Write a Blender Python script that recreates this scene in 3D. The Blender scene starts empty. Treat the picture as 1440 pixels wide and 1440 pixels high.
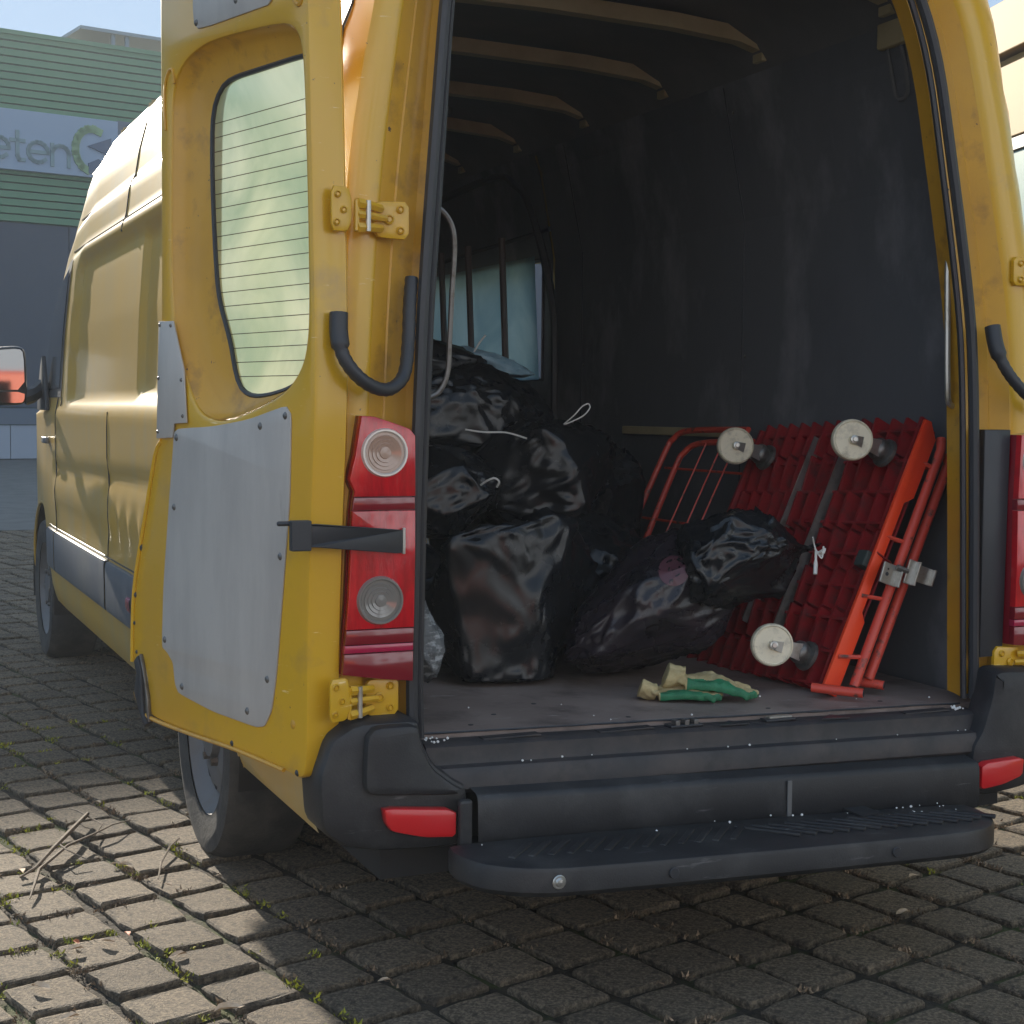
import bpy, bmesh, math, random
import numpy as np
from mathutils import Vector, Matrix, noise, geometry
rnd = random.Random(7)
sc = bpy.context.scene
C = sc.collection

# ---------------------------------------------------------------- camera, sky, sun, exposure
cam = bpy.data.objects.new('camera', bpy.data.cameras.new('camera'))
C.objects.link(cam); sc.camera = cam
YAW, PITCH, ROLL = .421, -.067, .0105
fw = Vector((math.sin(YAW)*math.cos(PITCH), math.cos(YAW)*math.cos(PITCH), math.sin(PITCH)))
r0 = Vector((math.cos(YAW), -math.sin(YAW), 0)); u0 = r0.cross(fw)
rt = r0*math.cos(ROLL)+u0*math.sin(ROLL); up = -r0*math.sin(ROLL)+u0*math.cos(ROLL)
m = Matrix((rt, up, -fw)).transposed().to_4x4(); m.translation = Vector((-1.9, -3.02, 1.26))
cam.matrix_world = m
cam.data.sensor_width = 36; cam.data.sensor_height = 36; cam.data.lens = 36*2120/1440
cam.data.clip_start = .05; cam.data.clip_end = 500
CAM = Vector((-1.9, -3.02, 1.26))
SUN_AZ, SUN_EL = -3.0, 17.5
w = bpy.data.worlds.new('World'); sc.world = w; w.use_nodes = True
wn = w.node_tree; bg = wn.nodes['Background']
sky = wn.nodes.new('ShaderNodeTexSky'); sky.sky_type = 'NISHITA'; sky.sun_disc = False
sky.sun_elevation = math.radians(SUN_EL); sky.sun_rotation = math.radians(SUN_AZ)
sky.air_density = 1.0; sky.dust_density = 1.0; sky.ozone_density = 2.0
gam = wn.nodes.new('ShaderNodeGamma'); gam.inputs[1].default_value = .05      # evens out the sky brightness for more fill in the shade
mul = wn.nodes.new('ShaderNodeMix'); mul.data_type = 'RGBA'; mul.blend_type = 'MULTIPLY'; mul.inputs[0].default_value = 1; mul.inputs[7].default_value = (.64, .90, 1.25, 1)
wn.links.new(sky.outputs[0], gam.inputs[0]); wn.links.new(gam.outputs[0], mul.inputs[6]); wn.links.new(mul.outputs[2], bg.inputs[0]); bg.inputs[1].default_value = .15
sun = bpy.data.objects.new('sun', bpy.data.lights.new('sun', 'SUN')); C.objects.link(sun)
sun.data.energy = 2.7; sun.data.angle = math.radians(.55); sun.data.color = (1, .90, .75)
sd = Vector((math.sin(math.radians(SUN_AZ))*math.cos(math.radians(SUN_EL)), math.cos(math.radians(SUN_AZ))*math.cos(math.radians(SUN_EL)), math.sin(math.radians(SUN_EL))))
sun.rotation_euler = sd.to_track_quat('Z', 'Y').to_euler()
sc.view_settings.view_transform = 'Standard'; sc.view_settings.look = 'None'
sc.view_settings.exposure = 2.0; sc.view_settings.gamma = 1

# ---------------------------------------------------------------- materials
MATS = {}
def mat(name, col, rough=.5, metal=0, coat=0, col2=None, nscale=6, ncon=(.4, .65), bump=0, bscale=60, spec=.5,
        dirt=None, dscale=3, dcon=(.5, .75), trans=0, alpha=1, stretch=None, rough2=None, island=0, ior=1.5, drough=None, scratch=None, chips=None):
    if name in MATS: return MATS[name]
    M = bpy.data.materials.new(name); M.use_nodes = True; n = M.node_tree; N = n.nodes; L = n.links
    b = N['Principled BSDF']; MATS[name] = M
    b.inputs['Base Color'].default_value = (*col, 1); b.inputs['Roughness'].default_value = rough
    b.inputs['Metallic'].default_value = metal; b.inputs['Coat Weight'].default_value = coat
    b.inputs['Coat Roughness'].default_value = .12
    b.inputs['Specular IOR Level'].default_value = spec; b.inputs['IOR'].default_value = ior
    b.inputs['Transmission Weight'].default_value = trans; b.inputs['Alpha'].default_value = alpha
    tc = N.new('ShaderNodeTexCoord'); src = tc.outputs['Object']
    if stretch:
        mp = N.new('ShaderNodeMapping'); mp.inputs['Scale'].default_value = stretch
        L.new(src, mp.inputs[0]); src = mp.outputs[0]
    def ns(scale, lo, hi, det=6):
        t = N.new('ShaderNodeTexNoise'); t.inputs['Scale'].default_value = scale; t.inputs['Detail'].default_value = det
        t.inputs['Roughness'].default_value = .62
        L.new(src, t.inputs['Vector'])
        r = N.new('ShaderNodeMapRange'); r.inputs[1].default_value = lo; r.inputs[2].default_value = hi
        L.new(t.outputs[0], r.inputs[0]); return t.outputs[0], r.outputs[0]
    cur = None
    def mix(fac, a, bcol):
        x = N.new('ShaderNodeMix'); x.data_type = 'RGBA'
        L.new(fac, x.inputs[0])
        if a is None: x.inputs[6].default_value = (*col, 1)
        else: L.new(a, x.inputs[6])
        x.inputs[7].default_value = (*bcol, 1); return x.outputs[2]
    if col2: cur = mix(ns(nscale, *ncon)[1], cur, col2)
    if dirt:
        f = ns(dscale, *dcon, det=9)[1]; cur = mix(f, cur, dirt)
        if drough is not None:
            r = N.new('ShaderNodeMapRange'); r.inputs[3].default_value = rough; r.inputs[4].default_value = drough
            L.new(f, r.inputs[0]); L.new(r.outputs[0], b.inputs['Roughness'])
    if scratch:      # (colour, scale, low, high, stretch): long thin scrapes
        sv = src; mp2 = N.new('ShaderNodeMapping'); mp2.inputs['Scale'].default_value = scratch[4]; mp2.inputs['Rotation'].default_value = (.3, .25, .2)
        L.new(sv, mp2.inputs[0]); src = mp2.outputs[0]; cur = mix(ns(scratch[1], scratch[2], scratch[3], det=10)[1], cur, scratch[0]); src = sv
    if chips: cur = mix(ns(chips[1], chips[2], chips[2]+.03, det=4)[1], cur, chips[0])
    if island:
        g = N.new('ShaderNodeNewGeometry'); r = N.new('ShaderNodeMapRange'); r.inputs[3].default_value = 1-island; r.inputs[4].default_value = 1+island
        oi = N.new('ShaderNodeObjectInfo'); ad = N.new('ShaderNodeMath'); ad.operation = 'ADD'; fr = N.new('ShaderNodeMath'); fr.operation = 'FRACT'
        L.new(g.outputs['Random Per Island'], ad.inputs[0]); L.new(oi.outputs['Random'], ad.inputs[1]); L.new(ad.outputs[0], fr.inputs[0]); L.new(fr.outputs[0], r.inputs[0])
        h = N.new('ShaderNodeHueSaturation'); L.new(r.outputs[0], h.inputs['Value'])
        if cur: L.new(cur, h.inputs['Color'])
        else: h.inputs['Color'].default_value = (*col, 1)
        cur = h.outputs[0]
    if cur: L.new(cur, b.inputs['Base Color'])
    if rough2 is not None:
        r = N.new('ShaderNodeMapRange'); r.inputs[3].default_value = rough; r.inputs[4].default_value = rough2
        L.new(ns(nscale*1.7, .35, .65)[0], r.inputs[0]); L.new(r.outputs[0], b.inputs['Roughness'])
    if bump:
        bn = N.new('ShaderNodeBump'); bn.inputs['Strength'].default_value = bump; bn.inputs['Distance'].default_value = .02
        L.new(ns(bscale, .3, .7)[0], bn.inputs['Height']); L.new(bn.outputs[0], b.inputs['Normal'])
    return M
YEL = (.67, .385, .012)
paint = mat('yellow_paint', YEL, .34, coat=.5, col2=(.70, .38, .02), nscale=2.2, dirt=(.42, .25, .07), dscale=5, dcon=(.56, .84), chips=((.16, .09, .04), 55, .715), scratch=((.85, .62, .25), 14, .66, .72, (1, 1, 6)))
paint_recess = mat('yellow_paint_jamb', (.64, .33, .02), .45, coat=.25, col2=(.54, .28, .025), nscale=3, dirt=(.24, .12, .03), dscale=9, dcon=(.55, .8), chips=((.10, .05, .03), 48, .70))  # browner recess yellow: shade mixed into the colour, plus grime and chips
paint_side = mat('glare_dust_side_paint', (.58, .34, .035), .38, coat=.2, col2=(.52, .33, .07), nscale=1.6, dirt=(.42, .33, .15), dscale=2.5, dcon=(.46, .72), stretch=(1, 1, .35))  # yellow paled to beige for grazing sun glare, with streaks of dust
alu = mat('aluminium_sheet', (.55, .515, .475), .5, .2, col2=(.46, .43, .40), nscale=7, dirt=(.26, .235, .21), dscale=12, dcon=(.6, .8), stretch=(1, 1, .22), bump=.06, bscale=180)
black_pl = mat('black_plastic', (.014, .015, .018), .5, col2=(.024, .025, .028), nscale=4, dirt=(.055, .055, .056), dscale=7, dcon=(.5, .8), bump=.1, bscale=220, scratch=((.11, .11, .115), 5, .64, .72, (1.2, 5, 9)))
grey_pl = mat('grey_plastic', (.10, .11, .13), .42, col2=(.13, .14, .16), nscale=5, dirt=(.2, .19, .17), dscale=3, dcon=(.5, .8))
rubber = mat('rubber_seal', (.03, .032, .038), .5, coat=.1)
tyre_m = mat('tyre_rubber', (.028, .028, .03), .75, col2=(.07, .066, .06), nscale=8, bump=.25, bscale=90)
rim_m = mat('rim_steel', (.13, .13, .135), .55, .1, dirt=(.12, .11, .1), dscale=15)
chassis_m = mat('chassis_dark', (.018, .018, .02), .8)
wall_m = mat('dark_plywood', (.135, .138, .152), .6, col2=(.10, .104, .118), nscale=1.5, dirt=(.30, .29, .31), dscale=2.3, dcon=(.52, .76), stretch=(1, 1, .6), scratch=((.36, .36, .38), 5, .69, .84, (3, 6, .9)), bump=.08, bscale=40)
roofin_m = mat('bare_roof_skin', (.155, .15, .155), .6, col2=(.19, .18, .18), nscale=3)
rib_m = mat('roof_rib_paint', (.52, .43, .25), .55, col2=(.42, .34, .2), nscale=5)
floor_m = mat('floor_board', (.26, .20, .175), .55, col2=(.32, .25, .22), nscale=4, dirt=(.13, .10, .09), dscale=7, dcon=(.5, .72), bump=.12, bscale=70, scratch=((.44, .38, .34), 6, .64, .72, (2, 6, 1)))
sill_m = mat('worn_sill', (.03, .03, .034), .55, col2=(.06, .05, .048), nscale=9, dirt=(.02, .02, .022), dscale=20)
steel = mat('steel', (.5, .49, .46), .35, .8, dirt=(.3, .26, .2), dscale=30, dcon=(.5, .8))
steel_dark = mat('steel_dark', (.2, .19, .18), .45, .7, dirt=(.1, .08, .06), dscale=30)
lens_red = mat('red_lens', (.62, .004, .014), .12, coat=1, col2=(.40, .003, .010), nscale=9, bump=.12, bscale=26, stretch=(6, 1, 1.2), dirt=(.55, .06, .06), dscale=14, dcon=(.62, .8))
lens_dark = mat('dark_red_lens', (.22, .006, .016), .14, coat=1)
lens_band = mat('band_red_lens', (.11, .004, .01), .2, coat=1)
lens_pink = mat('magenta_lens', (.42, .012, .06), .15, coat=1)
refl_m = mat('red_reflector', (.62, .015, .02), .28, coat=.5)
clear_ring = mat('lamp_ring', (.72, .66, .6), .25, .3)
amber_in = mat('clear_lens', (.42, .27, .2), .12, coat=1)
grey_in = mat('reverse_lens', (.22, .2, .18), .12, coat=1)
red_pl = mat('red_plastic', (.31, .013, .018), .5, col2=(.24, .011, .016), nscale=10, dirt=(.12, .03, .03), dscale=20)
red_edge = mat('orange_red_edge', (.92, .075, .018), .42, col2=(.85, .055, .016), nscale=8)
red_tube = mat('red_tube_paint', (.66, .075, .045), .42, dirt=(.10, .055, .04), dscale=26, dcon=(.56, .66))
cream_pl = mat('cream_wheel', (.80, .71, .53), .5, dirt=(.34, .29, .21), dscale=30, dcon=(.5, .8))
bag_m = mat('black_bag_film', (.011, .012, .014), .19, rough2=.34, nscale=5, spec=.42)
bag_v = mat('thin_dark_bag_film', (.028, .021, .027), .20, col2=(.013, .013, .016), nscale=5, rough2=.34, spec=.45)
bag_blue = mat('pale_blue_film', (.22, .38, .47), .3, col2=(.35, .5, .58), nscale=14, bump=.3, bscale=25)
bag_clear = mat('clear_film', (.13, .14, .145), .18, col2=(.35, .37, .38), nscale=18, ncon=(.52, .6), bump=.4, bscale=30, stretch=(1, 1, 2.5))
white_pl = mat('white_plastic', (.72, .70, .66), .4)
glove_c = mat('cream_cotton', (.55, .45, .24), .9, col2=(.42, .32, .15), nscale=30, bump=.3, bscale=300)
glove_g = mat('green_latex', (.035, .22, .10), .55, col2=(.02, .13, .06), nscale=25, bump=.3, bscale=120)
paver_m = mat('concrete_paver', (.150, .117, .082), .85, col2=(.37, .285, .19), nscale=115, ncon=(.42, .62), dirt=(.085, .066, .046), dscale=40, dcon=(.50, .66), bump=1.0, bscale=240, island=.2)
soil_m = mat('joint_soil', (.032, .025, .018), .95, col2=(.075, .058, .036), nscale=30, dirt=(.07, .085, .02), dscale=4, dcon=(.5, .6), bump=.9, bscale=90)
moss_m = mat('moss', (.46, .44, .03), .9, col2=(.13, .16, .025), nscale=20, island=.4)
leaf_m = mat('dry_leaf', (.60, .47, .34), .8, col2=(.42, .30, .19), nscale=40)
leaf_r = mat('russet_leaf', (.38, .10, .03), .7)
litter_m = mat('leaf_litter', (.30, .21, .13), .9, col2=(.10, .065, .04), nscale=25, island=.5)
twig_m = mat('twig_bark', (.16, .12, .085), .9, col2=(.26, .21, .16), nscale=60)
green_clad = mat('green_cladding', (.145, .275, .145), .65, col2=(.13, .255, .14), nscale=.5)
groove_m = mat('cladding_groove', (.06, .09, .06), .8)
grey_clad = mat('grey_panel', (.07, .08, .10), .65, col2=(.08, .09, .11), nscale=.3)
grey_band = mat('grey_band', (.16, .18, .21), .6)
white_base = mat('pale_plinth', (.42, .44, .48), .7)
sign_m = mat('sign_board', (.34, .41, .50), .5)
sign_txt = mat('sign_letter', (.25, .33, .33), .5)
sign_grn = mat('sign_green', (.30, .42, .22), .5)
sign_drk = mat('sign_dark', (.11, .14, .2), .5)
canopy_m = mat('canopy_steel', (.28, .32, .33), .5, .3)
cream_wall = mat('cream_yellow_panel', (.35, .215, .06), .65, col2=(.32, .195, .055), nscale=1.2)
frame_grey = mat('grey_window_frame', (.36, .33, .32), .5)
pane_green = mat('green_pane', (.33, .46, .42), .25, coat=.6, col2=(.40, .52, .48), nscale=1)
glass_dark = mat('dark_glass', (.05, .065, .075), .08, coat=1)
mirror_m = mat('mirror_glass', (.50, .52, .55), .03, 1)
wglass_old = mat('frosted_pane', (.22, .30, .34), .35, col2=(.16, .24, .28), nscale=5)
bead_m = mat('foam_bead', (.85, .85, .83), .7)
door_glass = bpy.data.materials.new('hazed_door_glass'); door_glass.use_nodes = True
def mk_door_glass(M):
    n = M.node_tree; N = n.nodes; L = n.links; N.clear()
    o = N.new('ShaderNodeOutputMaterial'); tr = N.new('ShaderNodeBsdfTranslucent'); gl = N.new('ShaderNodeBsdfGlossy')
    df = N.new('ShaderNodeBsdfDiffuse')
    tc = N.new('ShaderNodeTexCoord'); mp = N.new('ShaderNodeMapping'); mp.inputs['Scale'].default_value = (3.2, 1, 1.1); mp.inputs['Rotation'].default_value = (0, .5, 0)
    nz = N.new('ShaderNodeTexNoise'); nz.inputs['Scale'].default_value = 2.6; nz.inputs['Detail'].default_value = 5; nz.inputs['Distortion'].default_value = .8
    L.new(tc.outputs['Object'], mp.inputs[0]); L.new(mp.outputs[0], nz.inputs[0])
    cr = N.new('ShaderNodeValToRGB'); cr.color_ramp.elements[0].position = .38; cr.color_ramp.elements[0].color = (.36, .56, .52, 1)
    cr.color_ramp.elements[1].position = .68; cr.color_ramp.elements[1].color = (.72, .90, .86, 1)
    L.new(nz.outputs[0], cr.inputs[0]); L.new(cr.outputs[0], tr.inputs[0]); L.new(cr.outputs[0], df.inputs[0])
    gl.inputs['Roughness'].default_value = .08; gl.inputs[0].default_value = (.9, 1, .95, 1)
    m1 = N.new('ShaderNodeMixShader'); m1.inputs[0].default_value = .12; L.new(tr.outputs[0], m1.inputs[1]); L.new(df.outputs[0], m1.inputs[2])
    fr = N.new('ShaderNodeFresnel'); m2 = N.new('ShaderNodeMixShader'); L.new(fr.outputs[0], m2.inputs[0]); L.new(m1.outputs[0], m2.inputs[1]); L.new(gl.outputs[0], m2.inputs[2])
    L.new(m2.outputs[0], o.inputs[0])
mk_door_glass(door_glass)
wglass = door_glass.copy(); wglass.name = 'frosted_blue_pane'
for e_, c_ in zip([n_ for n_ in wglass.node_tree.nodes if n_.type == 'VALTORGB'][0].color_ramp.elements, ((.20, .33, .40, 1), (.34, .48, .54, 1))): e_.color = c_

# ---------------------------------------------------------------- mesh helpers
def link(name, me, m=None, parent=None):
    o = bpy.data.objects.new(name, me); C.objects.link(o)
    if m and not me.materials: me.materials.append(m)
    if parent: o.parent = parent
    return o
def tag(o, label=None, cat=None, group=None, kind=None):
    if label: o['label'] = label
    if cat: o['category'] = cat
    if group: o['group'] = group
    if kind: o['kind'] = kind
    return o
def empty(name, loc=(0, 0, 0)):
    o = bpy.data.objects.new(name, None); C.objects.link(o); o.location = loc; o.empty_display_size = .1; return o
class MB:
    def __init__(s): s.v = []; s.f = []
    def add(s, v, f):
        k = len(s.v); s.v += [tuple(p) for p in v]; s.f += [tuple(i+k for i in q) for q in f]; return s
    def box(s, c, size, R=None):
        c = Vector(c); h = [x/2 for x in size]; vs = []
        for i in (-1, 1):
            for j in (-1, 1):
                for k in (-1, 1):
                    p = Vector((i*h[0], j*h[1], k*h[2])); vs.append(c + (R @ p if R else p))
        return s.add(vs, [(0, 1, 3, 2), (4, 6, 7, 5), (0, 4, 5, 1), (2, 3, 7, 6), (0, 2, 6, 4), (1, 5, 7, 3)])
    def build(s, name, m, parent=None, smooth=False, bevel=0):
        me = bpy.data.meshes.new(name); me.from_pydata(s.v, [], s.f)
        bm = bmesh.new(); bm.from_mesh(me); bmesh.ops.recalc_face_normals(bm, faces=bm.faces)
        if bevel: bmesh.ops.bevel(bm, geom=bm.edges[:], offset=bevel, segments=2, affect='EDGES', profile=.5)
        bm.to_mesh(me); bm.free()
        if smooth: me.polygons.foreach_set('use_smooth', [True]*len(me.polygons))
        me.update(); o = link(name, me, m, parent)
        if smooth and hasattr(me, 'set_sharp_from_angle'): me.set_sharp_from_angle(angle=math.radians(40))
        return o
def frame_at(t, ref=Vector((0, 0, 1))):
    t = t.normalized()
    if abs(t.dot(ref)) > .95: ref = Vector((1, 0, 0))
    a = t.cross(ref).normalized(); return a, a.cross(t).normalized()
def tube_mb(mb, pts, r, seg=8, closed=False, cap=True):
    pts = [Vector(p) for p in pts]; n = len(pts); rr = r if isinstance(r, (list, tuple)) else [r]*n
    vs = []; a0 = None
    for i, p in enumerate(pts):
        q = pts[(i+1) % n] if (closed or i < n-1) else p; o = pts[i-1] if (closed or i > 0) else p
        t = (q-o).normalized()
        if a0 is None: a, b = frame_at(t)
        else:
            a = (a0 - t*a0.dot(t)).normalized(); b = a.cross(t)
        a0 = a
        for k in range(seg):
            w_ = 2*math.pi*k/seg; vs.append(p + (a*math.cos(w_)+b*math.sin(w_))*rr[i])
    fs = []
    for i in range(n if closed else n-1):
        j = (i+1) % n
        for k in range(seg):
            l = (k+1) % seg; fs.append((i*seg+k, i*seg+l, j*seg+l, j*seg+k))
    if cap and not closed: fs += [tuple(range(seg)), tuple((n-1)*seg+k for k in range(seg))]
    return mb.add(vs, fs)
def tube(name, pts, r, m, parent=None, seg=8, closed=False):
    return tube_mb(MB(), pts, r, seg, closed).build(name, m, parent, True)
def smooth_path(pts, k=6, closed=False):
    P = [Vector(p) for p in pts]; n = len(P); out = []
    for i in range(n if closed else n-1):
        p0 = P[(i-1) % n] if closed or i > 0 else P[0]; p1 = P[i]; p2 = P[(i+1) % n]; p3 = P[(i+2) % n] if closed or i < n-2 else P[-1]
        for j in range(k):
            t = j/k; out.append(.5*((2*p1)+(p2-p0)*t+(2*p0-5*p1+4*p2-p3)*t*t+(3*p1-p0-3*p2+p3)*t**3))
    if not closed: out.append(P[-1])
    return out
def chaikin(pts, it=2, amt=.22):
    P = [Vector(p) for p in pts]
    for _ in range(it):
        Q = []
        for i, p in enumerate(P):
            q = P[(i+1) % len(P)]; Q += [p.lerp(q, amt), p.lerp(q, 1-amt)]
        P = Q
    return P
def inset(P, d):
    n = len(P); area = sum(P[i].x*P[(i+1) % n].y-P[(i+1) % n].x*P[i].y for i in range(n)); s = 1 if area > 0 else -1
    out = []
    for i in range(n):
        e1 = (P[i]-P[i-1]); e2 = (P[(i+1) % n]-P[i])
        n1 = Vector((-e1.y, e1.x)).normalized() if e1.length > 1e-9 else Vector((0, 0)); n2 = Vector((-e2.y, e2.x)).normalized() if e2.length > 1e-9 else n1
        nn = (n1+n2); nn = nn.normalized() if nn.length > 1e-6 else n1
        out.append(P[i]+nn*d*s)
    return out
def plate_mb(mb, outer, holes, depth, bevel, T, z0=0, rnd_it=0, amt=.22):
    """contour in local XY, front at local z0, back at z0+depth; T maps local 3-vectors to the world"""
    loops = [[Vector(p[:2]) for p in outer]]+[[Vector(p[:2]) for p in h] for h in holes]
    if rnd_it: loops = [[Vector(p[:2]) for p in chaikin(l, rnd_it, amt)] for l in loops]
    rings = []
    for li, l in enumerate(loops):
        d = bevel if li == 0 else -bevel
        if bevel:
            ins = inset(l, d); ins2 = inset(l, d*.3)
            rings.append([[Vector((*p, z0)) for p in ins], [Vector((*p, z0+bevel*.3)) for p in ins2], [Vector((*p, z0+bevel)) for p in l],
                          [Vector((*p, z0+depth-bevel)) for p in l], [Vector((*p, z0+depth)) for p in ins]])
        else: rings.append([[Vector((*p, z0)) for p in l], [Vector((*p, z0+depth)) for p in l]])
    vs = []; fs = []; first = []; last = []
    for rg in rings:
        base = len(vs); n = len(rg[0])
        for r_ in rg: vs += r_
        first.append((base, rg[0])); last.append((base+(len(rg)-1)*n, rg[-1]))
        for a in range(len(rg)-1):
            for k in range(n):
                l = (k+1) % n; fs.append((base+a*n+k, base+a*n+l, base+(a+1)*n+l, base+(a+1)*n+k))
    for grp in (first, last):
        idx = []
        for b, l in grp: idx += list(range(b, b+len(l)))
        for t in geometry.tessellate_polygon([[Vector((p.x, p.y, 0)) for p in l] for b, l in grp]): fs.append(tuple(idx[i] for i in t))
    return mb.add([T(v) for v in vs], fs)
def plate(name, outer, m, parent=None, holes=(), depth=.01, bevel=0, T=None, z0=0, rnd_it=0, amt=.22):
    return plate_mb(MB(), outer, holes, depth, bevel, T or (lambda v: v), z0, rnd_it, amt).build(name, m, parent, smooth=bevel > 0)
def XZ(y): return lambda v: Vector((v.x, y+v.z, v.y))       # contour in the x-z plane, depth towards +y
def lathe_mb(mb, prof, c, axis, seg=24):
    axis = Vector(axis).normalized(); a, b = frame_at(axis); c = Vector(c); vs = []; fs = []; n = len(prof)
    for k in range(seg):
        w_ = 2*math.pi*k/seg; d = a*math.cos(w_)+b*math.sin(w_)
        for r_, h in prof: vs.append(c+d*r_+axis*h)
    for k in range(seg):
        l = (k+1) % seg
        for i in range(n-1): fs.append((k*n+i, k*n+i+1, l*n+i+1, l*n+i))
    return mb.add(vs, fs)
def lathe(name, prof, c, axis, m, parent=None, seg=24): return lathe_mb(MB(), prof, c, axis, seg).build(name, m, parent, True)
def disc_prof(r, h, b=.002): return [(0, 0), (r-b, 0), (r, b), (r, h-b), (r-b, h), (0, h)]
def loft(name, loops, m, parent=None, closed=False, smooth=True):
    n = len(loops[0]); mb = MB(); vs = [p for l in loops for p in l]; fs = []
    for a in range(len(loops)-1):
        for k in range(n if closed else n-1):
            l = (k+1) % n; fs.append((a*n+k, a*n+l, (a+1)*n+l, (a+1)*n+k))
    return mb.add(vs, fs).build(name, m, parent, smooth)
def resample(P, n, closed=False):
    P = [Vector(p) for p in P]
    if closed: P = P+[P[0]]
    d = [0]
    for i in range(1, len(P)): d.append(d[-1]+(P[i]-P[i-1]).length)
    out = []; m_ = n if closed else n-1; j = 0
    for k in range(n):
        s = d[-1]*k/m_
        while j < len(d)-2 and d[j+1] < s: j += 1
        t = (s-d[j])/max(d[j+1]-d[j], 1e-9); out.append(P[j].lerp(P[j+1], min(1, t)))
    return out
def interp(x, tab):
    if x <= tab[0][0]: return tab[0][1]
    for (a, b), (c, d) in zip(tab, tab[1:]):
        if x <= c: return b+(d-b)*(x-a)/(c-a)
    return tab[-1][1]

# ---------------------------------------------------------------- ground
g = MB(); R_ = 260
g.add([(-R_, -R_, -.017), (R_, -R_, -.017), (R_, R_, -.017), (-R_, R_, -.017)], [(0, 1, 2, 3)])
ground = tag(g.build('ground', soil_m), 'brown earth with moss showing in the joints between the pavers', kind='structure')
# the far yard surface where single pavers can no longer be told apart
far_m = mat('yard_paving_far', (.16, .15, .135), .85, col2=(.12, .112, .1), nscale=3, bump=.5, bscale=12)
g = MB(); g.add([(-60, 13, -.004), (60, 13, -.004), (60, 120, -.004), (-60, 120, -.004)], [(0, 1, 2, 3)])
tag(g.build('paved_yard', far_m), 'distant grey paved yard in the shade in front of the warehouse', kind='structure')
pavement = empty('pavement'); tag(pavement, 'square grey concrete pavers with mossy joints under and around the yellow van', kind='structure')
GA = math.radians(11.5); ga = Vector((math.cos(GA), math.sin(GA), 0)); gb = Vector((-math.sin(GA), math.cos(GA), 0))
PA, PB = .183, .198; ORG = Vector((-.851, .294, 0))
def paver_mesh(i):
    r = random.Random(i+50); v = []; a = PA/2-.0132; b = PB/2-.0132
    def ring(ins, z, n=3):
        out = []
        for (x0, y0, x1, y1) in ((-1, -1, 1, -1), (1, -1, 1, 1), (1, 1, -1, 1), (-1, 1, -1, -1)):
            for k in range(n):
                t = (k+.12)/n if k == 0 else k/n
                out.append(((x0+(x1-x0)*t)*(a-ins), (y0+(y1-y0)*t)*(b-ins), z))
        return out
    j = [(r.uniform(-.004, .004), r.uniform(-.004, .004)) for _ in range(12)]
    rings = [ring(0, -.06), ring(0, -.006), ring(.0035, -.0005), ring(.010, .001)]
    vs = [(p[0]+j[k][0], p[1]+j[k][1], p[2]+(r.uniform(-.002, .001) if ri > 1 else 0)) for ri, rg in enumerate(rings) for k, p in enumerate(rg)]
    fs = [(ri*12+k, ri*12+(k+1) % 12, (ri+1)*12+(k+1) % 12, (ri+1)*12+k) for ri in range(3) for k in range(12)]
    fs.append(tuple(range(36, 48)))
    me = bpy.data.meshes.new('paving_stone'); me.from_pydata(vs, [], fs); me.materials.append(paver_m); me.update(); return me
pmeshes = [paver_mesh(i) for i in range(8)]
def to_px(p):
    d = Vector(p)-CAM; z = d.dot(fw)
    if z < .1: return None
    return (720+2120*d.dot(rt)/z, 720-2120*d.dot(up)/z, z)
cells = []
for i in range(-30, 80):
    for j in range(-25, 75):
        off = .5*0
        wob = noise.noise(Vector((i*.35, j*.12, 0)))*.02
        p = ORG+ga*((i+.5)*PA+noise.noise(Vector((i*.9, j*.25, 7)))*.008)+gb*((j-.5)*PB+wob)
        if p.y > 13 or p.y < -3.2 or p.x < -3.6 or p.x > 5: continue
        q = to_px(p); cells.append((p, q, rnd.randrange(8), rnd.choice((0, math.pi)), rnd.uniform(-.02, .02), rnd.uniform(-.005, .003), rnd.uniform(-.012, .012), rnd.uniform(-.012, .012)))
def hidden(p):   # under the van, out of sight
    return False
vis = [c for c in cells if c[1] and -60 < c[1][0] < 1500 and 600 < c[1][1] < 1510]
vis.sort(key=lambda c: c[1][2]); near = vis[:300]; ids = {id(c) for c in near}
for c in near:
    o = bpy.data.objects.new('paving_stone', pmeshes[c[2]]); C.objects.link(o); o.parent = pavement
    o.location = c[0]+Vector((0, 0, c[5])); o.rotation_euler = (c[6], c[7], GA+c[3]+c[4])
mb = MB()
for c in cells:
    if id(c) in ids: continue
    me = pmeshes[c[2]]; R = Matrix.Rotation(GA+c[3]+c[4], 3, 'Z') @ Matrix.Rotation(c[6], 3, 'X'); t = c[0]+Vector((0, 0, c[5]))
    mb.add([R @ v.co+t for v in me.vertices], [tuple(p.vertices) for p in me.polygons])
me = bpy.data.meshes.new('paving_field'); me.from_pydata(mb.v, [], mb.f); me.materials.append(paver_m); me.update()
tag(link('paving_field', me, None, pavement), kind='stuff')
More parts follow.
